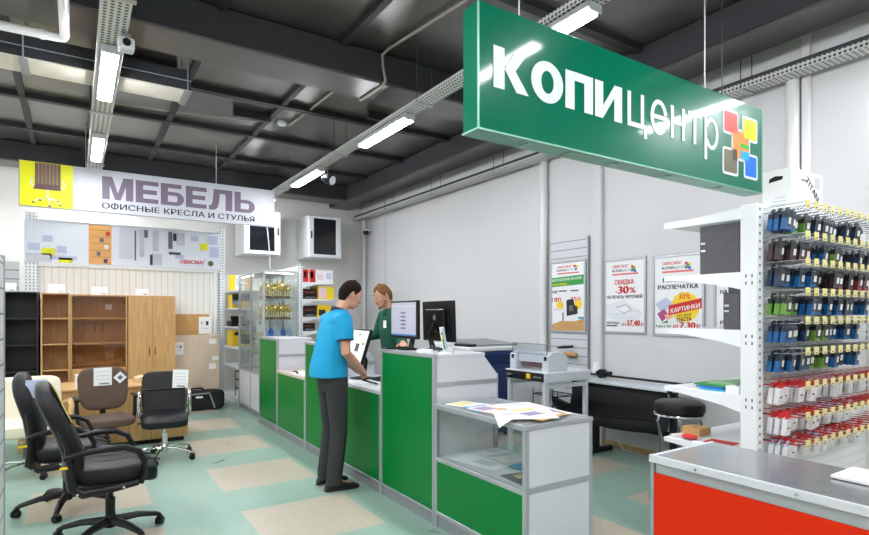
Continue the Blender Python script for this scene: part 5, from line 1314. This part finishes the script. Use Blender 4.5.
q = MB(t, PAPER); mx = Matrix.Translation((-.19, .15, .84)) @ Matrix.Rotation(.75, 4, 'X'); q.box(-.002, .002, -.045, .045, -.045, .045, mx=mx); q.box(.002, .003, -.02, .02, -.02, .02, m=GREYINK, mx=mx); q.build('hang_tag', t)

# black leather chair with chrome arms
t = thing('office_chair', 'black leather chair with chrome loop arms and chrome base beside the cupboard end', 'office chair', (.785, 6.4, 0), -PI/2-.1, local=True)
star_base(t, CHROME, .31, True, .95, hub_z=.12); column(t, CHROME, .11, .41)
def sf2(p): p = p.copy(); p.z += .02*(p.x/.24)**2 - .05*max(0, p.x-.12)/.12; return p
MB(t, LEATHER).ell((.03, 0, .425), (.25, .22, .05), .4, .35, 30, 12, fn=sf2).build('seat', t)
def bf2(p): h = (p.z+.225)/.45; p = p.copy(); p.x += -.12*h; return p
MB(t, LEATHER).ell((-.2, 0, .66), (.038, .215, .225), .35, .3, 30, 20, fn=bf2).build('backrest', t)
q = MB(t, BLACKM); q.tube([(-.225, -.215, .7), (-.222, 0, .7), (-.225, .215, .7)], .007, 6); q.build('back_seam', t)
for s_ in (-1, 1):
    q = MB(t, CHROME); y = s_*.233
    q.tube([(-.19, s_*.21, .45), (-.23, y, .5), (-.24, y, .6), (-.2, y, .68), (-.1, y, .705), (.05, y, .7), (.14, y, .66), (.16, y, .58), (.13, y, .48), (.08, s_*.21, .43)], .016, 10); q.build('chrome_arm', t)
q = MB(t, PAPER); mx = Matrix.Translation((-.245, .16, .8)) @ Matrix.Rotation(-.2, 4, 'Y') @ Matrix.Rotation(-.06, 4, 'X')
q.box(-.002, .002, -.075, .08, -.1, .1, mx=mx)
for k in range(4): q.box(.002, .003, -.055, .06, -.05+k*.035, -.044+k*.035, m=GREYP, mx=mx)
q.box(.002, .003, -.03, .05, -.085, -.075, m=INK, mx=mx); q.build('paper_tag', t)

# cream chair
t = thing('office_chair', 'cream leather armchair on a chrome base behind the black executive chairs', 'office chair', (-.37, 6.45, 0), -PI/2+.15, local=True)
star_base(t, CHROME, .3, True, .3, hub_z=.12); column(t, CHROME, .11, .4)
MB(t, CREAM).ell((.02, 0, .45), (.27, .28, .07), .4, .4, 30, 12).build('seat', t)
def bf3(p): h = (p.z+.24)/.48; p = p.copy(); p.x += -.14*h; p.y *= 1+.06*h; return p
MB(t, CREAM).ell((-.22, 0, .65), (.06, .29, .24), .3, .25, 32, 20, fn=bf3).build('backrest', t)
for s_ in (-1, 1):
    q = MB(t, WOODX); q.tube([(-.2, s_*.3, .62), (-.05, s_*.34, .66), (.12, s_*.33, .63), (.18, s_*.3, .5), (.1, s_*.27, .42)], [.018, .024, .024, .02, .018], 10); q.build('armrest', t)

# ------------------------------------------------------------------ people
SKIN = mat('skin', (206, 152, 126), .5, noise=.03, nscale=30)
LIP = mat('lips', (176, 108, 96), .5)
HAIRD = mat('dark_brown_hair', (34, 25, 20), .9, noise=.25, nscale=60, bump=.4, bscale=140, spec=.1)
HAIRB = mat('light_brown_hair', (112, 78, 48), .9, noise=.25, nscale=60, bump=.4, bscale=140, spec=.1)
EYEW = mat('eye_white', (196, 186, 180), .5, spec=.2)
def hand(b, w, d, n, curl, side, L=.185):
    """palm + four fingers + thumb; w wrist, d pointing dir, n palm normal (palm side), side = thumb direction"""
    w = Vector(w); d = Vector(d).normalized(); sd = Vector(side).normalized(); sd = (sd - d*sd.dot(d)).normalized(); n = Vector(n); n = (n - d*n.dot(d) - sd*n.dot(sd)).normalized()
    def pal(a, c): return w + d*a + sd*c
    mx = Matrix((( d.x, sd.x, n.x, 0), (d.y, sd.y, n.y, 0), (d.z, sd.z, n.z, 0), (0, 0, 0, 1)))
    b.ell(pal(.048, 0), (.055, .041, .016), .7, .7, 16, 10, mx=mx)
    for k, (off, ln) in enumerate(((.029, .07), (.01, .078), (-.01, .073), (-.029, .058))):
        p = pal(.09, off); path = [p - d*.03]; dd = d.copy(); q = p
        path.append(q)
        for j, fr in enumerate((.45, .3, .25)):
            a = curl*(.7, 1.0, .8)[j]
            dd = (dd*math.cos(a) + n*math.sin(a)).normalized(); q = q + dd*ln*fr; path.append(q)
        b.tube(path, [.0095, .0095, .0088, .008, .0068], 8)
    q = pal(.02, .03); path = [pal(.01, .012), q, q + (d*.6+sd*.75+n*.25).normalized()*.035, q + (d*.6+sd*.75+n*.25).normalized()*.035 + (d*.85+sd*.25+n*.45).normalized()*.03, q + (d*.6+sd*.75+n*.25).normalized()*.035 + (d*.85+sd*.25+n*.45).normalized()*.052]
    b.tube(path, [.013, .0135, .0115, .0105, .008], 8)

def rings(b, spec, n=28, e=.85):
    """stacked super-ellipse rings: (cx, cy, z, rx, ry)"""
    R_ = []
    for cx, cy, z, rx, ry in spec:
        R_.append([Vector((cx + rx*math.copysign(abs(math.cos(2*PI*k/n))**e, math.cos(2*PI*k/n)), cy + ry*math.copysign(abs(math.sin(2*PI*k/n))**e, math.sin(2*PI*k/n)), z)) for k in range(n)])
    b.loft(R_)
def from_mesh(me, name, m, parent, loc=None):
    me.name = name; me.materials.clear(); me.materials.append(m); me.polygons.foreach_set('use_smooth', [True]*len(me.polygons))
    o = bpy.data.objects.new(name, me); COL.objects.link(o)
    if parent is not None: o.parent = parent
    if loc is not None: o.location = loc
    return o

def person(loc, rz, label, P):
    hx = Matrix.Translation(P['head']) @ Matrix.Rotation(P.get('yaw', 0), 4, 'Z') @ Matrix.Rotation(P['tilt'], 4, 'Y')   # head frame: +x face, z up, origin at skull centre
    b = MB()
    # skull, jaw, nose, ears, neck
    def hf(p):
        p = p.copy()
        if p.z < 0: k = -p.z/.12; p.y *= 1-.28*k; p.x = p.x*(1-.12*k) + .012*k
        return p
    b.ell((0, 0, 0), (.098, .076, .118), .95, 1, 28, 20, fn=hf, mx=hx); off = len(b.v)
    b.v = [p + hx.translation*0 for p in b.v]
    def H(x, y, z): return hx @ Vector((x, y, z))
    # note: ell applies the full matrix incl. translation
    b.tube([H(.03, 0, -.065), H(.062, 0, -.09), H(.082, 0, -.104)], [.055, .042, .022], 12)          # jaw / chin
    b.tube([H(.094, 0, .02), H(.108, 0, -.015), H(.116, 0, -.03), H(.1, 0, -.042)], [.008, .0105, .0135, .01], 10)   # nose
    for s_ in (-1, 1):
        b.tube([H(.078, s_*.045, .034), H(.093, s_*.02, .036)], [.009, .01], 8)                     # brow ridge
        b.ell(H(.073, s_*.04, -.022), (.02, .02, .018), 1, 1, 12, 8)                             # cheek
        b.ell((0, 0, 0), (.016, .007, .032), 1, 1, 12, 8, mx=hx @ Matrix.Translation((-.01, s_*.078, -.01)) @ Matrix.Rotation(s_*.35, 4, 'Z'))
    b.tube([H(.088, 0, -.066), H(.094, 0, -.07)], [.016, .012], 10)
    nb = Vector(P['neck']); b.tube([H(-.015, 0, -.05), H(-.02, 0, -.1), nb, nb + Vector((-.02, 0, -.1))], [.056, .054, .06, .08], 14)
    # torso core and legs so that the body is one figure
    pv = Vector(P['pelvis']); ch = Vector(P['chest'])
    b.tube([nb + Vector((-.02, 0, -.06)), ch, (ch+pv)/2, pv], [.075, .11, .1, .11], 14)
    for s_, k in ((-1, 'r'), (1, 'l')):
        sh, el, wr, hd = (Vector(P[k+'_'+q]) for q in ('shoulder', 'elbow', 'wrist', 'hand'))
        m1 = (sh+el)/2; m2 = el + (wr-el)*.35
        b.tube([ch + (sh-ch)*.5 + Vector((0, 0, .05)), sh, m1, el, m2, wr, wr + (hd-wr)*.3], [.06, .055, .046, .04, .041, .028, .026], 14)
        hand(b, wr, hd-wr, P[k+'_palm'], P.get(k+'_curl', .5), P[k+'_thumb'])
        hp, kn, an, toe = (Vector(P[k+'_'+q]) for q in ('hip', 'knee', 'ankle', 'toe'))
        b.tube([pv, hp, (hp+kn)/2, kn, kn + (an-kn)*.3, an], [.08, .085, .075, .058, .056, .042], 14)
        b.tube([an, an + (toe-an)*.4 + Vector((0, 0, -.012)), an + (toe-an)*.75 + Vector((0, 0, -.006))], [.036, .024, .018], 10)
    me = remesh(b, .0055, 2)
    body = from_mesh(me, 'person', SKIN, None, loc); body.rotation_euler = (0, 0, rz)
    tag(body, label, 'person')
    # hair: outer shell of the skull above an irregular hairline
    g = MB(m=P['hair']); n, mm = 44, 26; V = []; F = []
    def line(th):      # lowest height of the hair for direction th (0 = face)
        a = abs(th)
        if a < .75: return .074 - .012*math.cos(a*4)
        if a < 1.3: return .07 - (a-.75)*.1
        if a < 1.5: return -.004
        if a < 1.75: return .02
        return .02 - min(1, (a-1.75)/.35)*.105
    for i in range(n):
        th = -PI+2*PI*i/n; z0 = line(th)
        for j in range(mm+1):
            z = z0 + (.13-z0)*math.sin(PI/2*j/mm); 
            zz = min(z/.124, .9999); r = math.sqrt(max(0, 1-zz*zz)); thick = 1.05 + .05*math.sin(th*7+j)*.25 + (.05 if abs(th) < .9 else .02)*min(1, j/6)
            x, y = .1*r*math.cos(th)*thick, .078*r*math.sin(th)*thick
            if z < 0: y *= 1-.15*(-z/.1)
            V.append(H(x - .002, y, z*(1.0 if z < .08 else 1.03) + .004*math.sin(th*9)*(j > 4)))
    for i in range(n):
        for j in range(mm): a, c = i*(mm+1)+j, ((i+1) % n)*(mm+1)+j; F.append((a, c, c+1, a+1))
    g.add(V, F); ho = g.build('hair', body, 180); md = ho.modifiers.new('thick', 'SOLIDIFY'); md.thickness = .014; md.offset = -1
    for s_ in (-1, 1):
        f = MB(m=P['hair']); f.tube([H(.094, s_*.018, .043), H(.092, s_*.034, .046), H(.08, s_*.052, .04)], [.0035, .004, .0025], 6)
        f.build('eyebrow', body)
    if P.get('beard'):
        d_ = MB(m=mat('stubble', (142, 98, 72), .9)); d_.tube([H(.02, -.062, -.05), H(.055, -.048, -.092), H(.088, -.02, -.112), H(.094, 0, -.114), H(.088, .02, -.112), H(.055, .048, -.092), H(.02, .062, -.05)], [.007, .013, .015, .016, .015, .013, .007], 10); d_.tube([H(.1, -.022, -.056), H(.107, 0, -.052), H(.1, .022, -.056)], .006, 8); d_.build('beard', body)
    for s_ in (-1, 1):
        e = MB(m=EYEW); e.ell(H(.083, s_*.032, .014), (.0105, .0115, .0055), 1, 1, 12, 8); e.ell(H(.0915, s_*.033, .012), (.0035, .005, .005), 1, 1, 10, 6, m=INK); e.ell(H(.0835, s_*.032, .019), (.0118, .0128, .0045), 1, 1, 12, 8, m=SKIN); e.build('eye', body)
    l = MB(m=LIP); l.tube([H(.092, -.022, -.067), H(.1045, 0, -.064), H(.092, .022, -.067)], [.0025, .005, .0025], 8); l.tube([H(.092, -.018, -.071), H(.103, 0, -.074), H(.092, .018, -.071)], [.0025, .0045, .0025], 8); l.build('mouth', body)
    # shirt
    s = MB(); rings(s, P['torso'])
    for s_, k in ((-1, 'r'), (1, 'l')):
        sh, el, wr = (Vector(P[k+'_'+q]) for q in ('shoulder', 'elbow', 'wrist'))
        pts = [ch + (sh-ch)*.45 + Vector((0, 0, .06)), sh + Vector((0, 0, .005)), sh + (el-sh)*.35, sh + (el-sh)*P['sleeve']]
        rr = [.085, .082, .078, .074]
        if P['sleeve'] >= 1: pts = pts[:3] + [el, el + (wr-el)*.5, el + (wr-el)*(P['sleeve']-1)]; rr = [.085, .08, .07, .06, .055, .045]
        s.tube(pts, rr, 18)
    sm = remesh(s, .008, 5); from_mesh(sm, 'shirt', P['shirt'], body)
    c = MB(m=P['collar'])
    nn_ = 20; rr_ = []
    for zz, r in ((-.055, .088), (-.02, .078), (.012, .07)):
        rr_.append([nb + Vector((r*math.cos(2*PI*i/nn_)*1.0 - .012, r*math.sin(2*PI*i/nn_)*1.02, zz - .022*math.cos(2*PI*i/nn_))) for i in range(nn_)])
    V = [p for r in rr_ for p in r]; F = [(i*nn_+k, i*nn_+(k+1) % nn_, (i+1)*nn_+(k+1) % nn_, (i+1)*nn_+k) for i in range(2) for k in range(nn_)]
    c.add(V, F); co_ = c.build('collar', body); md = co_.modifiers.new('thick', 'SOLIDIFY'); md.thickness = .006
    if P.get('cuff'):
        for k in 'rl':
            sh, el = Vector(P[k+'_shoulder']), Vector(P[k+'_elbow']); d_ = (el-sh).normalized(); e = sh + (el-sh)*P['sleeve']
            q = MB(m=P['collar']); q.tube([e - d_*.008, e + d_*.001], .0755, 18); q.build('cuff', body)
    # trousers and shoes
    s = MB()
    rings(s, P['waist'])
    for k in 'rl':
        hp, kn, an = (Vector(P[k+'_'+q]) for q in ('hip', 'knee', 'ankle'))
        s.tube([hp + Vector((0, 0, .04)), hp + (kn-hp)*.3, hp + (kn-hp)*.7, kn, kn + (an-kn)*.5, an + Vector((.0, 0, .02)), an + Vector((.005, 0, -.035))], [.1, .094, .082, .073, .07, .07, .072], 18)
    sm = remesh(s, .008, 4); from_mesh(sm, 'trousers', P['trousers'], body)
    for k in 'rl':
        an, toe = Vector(P[k+'_ankle']), Vector(P[k+'_toe']); d_ = Vector((toe.x-an.x, toe.y-an.y, 0)).normalized(); w_ = Vector((-d_.y, d_.x, 0)); bk = Vector((an.x, an.y, 0)) - d_*.08
        q = MB(m=P['shoe']); R_ = []
        for f_, hw, ht in ((0, .022, .05), (.02, .036, .075), (.09, .042, .085), (.15, .043, .07), (.2, .049, .052), (.26, .045, .04), (.3, .028, .026)):
            R_.append([bk + d_*f_ + w_*(hw*math.cos(2*PI*i/16)) + Vector((0, 0, max(.012, ht*.5 + ht*.55*math.sin(2*PI*i/16)))) for i in range(16)])
        q.loft(R_); sh_ = q.build('shoe', body, 60)
        so = MB(m=mat('brown_sole', (54, 40, 32), .6)); pts = [bk + d_*f_ + w_*(hw*sg) for sg, seq in ((1, 1), (-1, -1)) for f_, hw in ((( -.004, .02), (.02, .036), (.09, .038), (.2, .05), (.26, .046), (.305, .02))[::seq])]
        so.prism([(p.x, p.y) for p in pts], 2, .0, .016); so.build('sole', sh_)
    return body

CYAN = mat('cyan_polo_cloth', (8, 154, 202), .8, noise=.04, nscale=12, bump=.15, bscale=25)
NAVYC = mat('navy_cloth', (24, 30, 60), .8)
TROU = mat('charcoal_cloth', (46, 48, 49), .85, noise=.08, nscale=10, bump=.2, bscale=30)
DKGREEN = mat('dark_green_cloth', (2, 80, 58), .85, noise=.05, nscale=12, bump=.15, bscale=25)
SHOE = mat('black_shoe', (26, 25, 25), .35)
cust = person((1.9, 4.56, 0), 0, 'young man in a cyan polo shirt and charcoal trousers standing at the low green counter', dict(
    head=(.16, 0, 1.685), tilt=.4, neck=(.07, 0, 1.545), chest=(-.01, 0, 1.32), pelvis=(-.03, 0, .95), hair=HAIRD, shirt=CYAN, collar=NAVYC, trousers=TROU, shoe=SHOE, sleeve=.62, cuff=True,
    r_shoulder=(.015, -.18, 1.45), r_elbow=(.02, -.225, 1.18), r_wrist=(.2, -.11, 1.04), r_hand=(.285, -.06, .985), r_palm=(-.2, .3, -.8), r_thumb=(.2, .8, .5), r_curl=.55,
    l_shoulder=(.03, .18, 1.45), l_elbow=(.07, .23, 1.18), l_wrist=(.22, .08, 1.03), l_hand=(.3, .03, .97), l_palm=(-.2, -.4, -.8), l_thumb=(.2, -.8, .5), l_curl=.55,
    r_hip=(-.01, -.09, .92), r_knee=(.01, -.1, .5), r_ankle=(-.04, -.11, .085), r_toe=(.16, -.12, .03), l_hip=(-.01, .09, .92), l_knee=(.015, .1, .5), l_ankle=(-.03, .115, .085), l_toe=(.16, .14, .03),
    torso=[(-.045, 0, .965, .158, .192), (-.045, 0, 1.05, .152, .188), (-.035, 0, 1.15, .138, .182), (-.012, 0, 1.27, .13, .184), (.005, 0, 1.38, .12, .19), (.025, 0, 1.46, .1, .175), (.04, 0, 1.515, .08, .125), (.055, 0, 1.55, .065, .08)],
    waist=[(-.015, 0, .84, .11, .158), (-.02, 0, .93, .113, .16), (-.03, 0, 1.02, .112, .16)]))
clerk = person((2.94, 5.42, 0), PI-.05, 'bearded clerk in a dark green shirt standing behind the counter, looking down', dict(
    head=(.1, 0, 1.715), tilt=.42, neck=(.03, 0, 1.575), chest=(-.02, 0, 1.34), pelvis=(-.04, 0, .96), hair=HAIRB, beard=True, shirt=DKGREEN, collar=DKGREEN, trousers=TROU, shoe=SHOE, sleeve=1.6,
    r_shoulder=(.0, -.19, 1.475), r_elbow=(.06, -.25, 1.27), r_wrist=(.27, -.2, 1.255), r_hand=(.37, -.17, 1.235), r_palm=(0, 0, -1), r_thumb=(.1, 1, 0), r_curl=.2,
    l_shoulder=(.0, .19, 1.475), l_elbow=(.02, .3, 1.21), l_wrist=(.1, .5, 1.2), l_hand=(.15, .6, 1.21), l_palm=(0, 0, -1), l_thumb=(.7, -.5, 0), l_curl=.3,
    r_hip=(-.04, -.095, .93), r_knee=(-.03, -.1, .5), r_ankle=(-.06, -.1, .085), r_toe=(.13, -.12, .03), l_hip=(-.04, .095, .93), l_knee=(-.03, .1, .5), l_ankle=(-.06, .1, .085), l_toe=(.13, .12, .03),
    torso=[(-.045, 0, .93, .13, .18), (-.04, 0, 1.1, .128, .178), (-.025, 0, 1.28, .13, .19), (-.015, 0, 1.4, .124, .2), (-.01, 0, 1.48, .102, .188), (.0, 0, 1.535, .078, .13), (.015, 0, 1.57, .065, .08)],
    waist=[(-.04, 0, .84, .115, .165), (-.04, 0, .93, .118, .165), (-.04, 0, 1.0, .112, .16)]))
q = MB(m=PAPER); q.box(.108, .116, .04, .11, 1.36, 1.44, .002); q.build('name_badge', clerk)
b = MB(m=BLACK); b.box(-.07, .07, -.035, .035, 0, .014, .006); mx = Matrix.Translation((2.25, 4.55, .885)) @ Matrix.Rotation(.3, 4, 'Y')
b.v = [mx @ p for p in b.v]; place(b, 'handheld_device', 'small dark device held in the hands of the customer', 'device', (2.25, 4.55, .885))
for _o in bpy.data.objects:
    if '_o' in _o: del _o['_o']
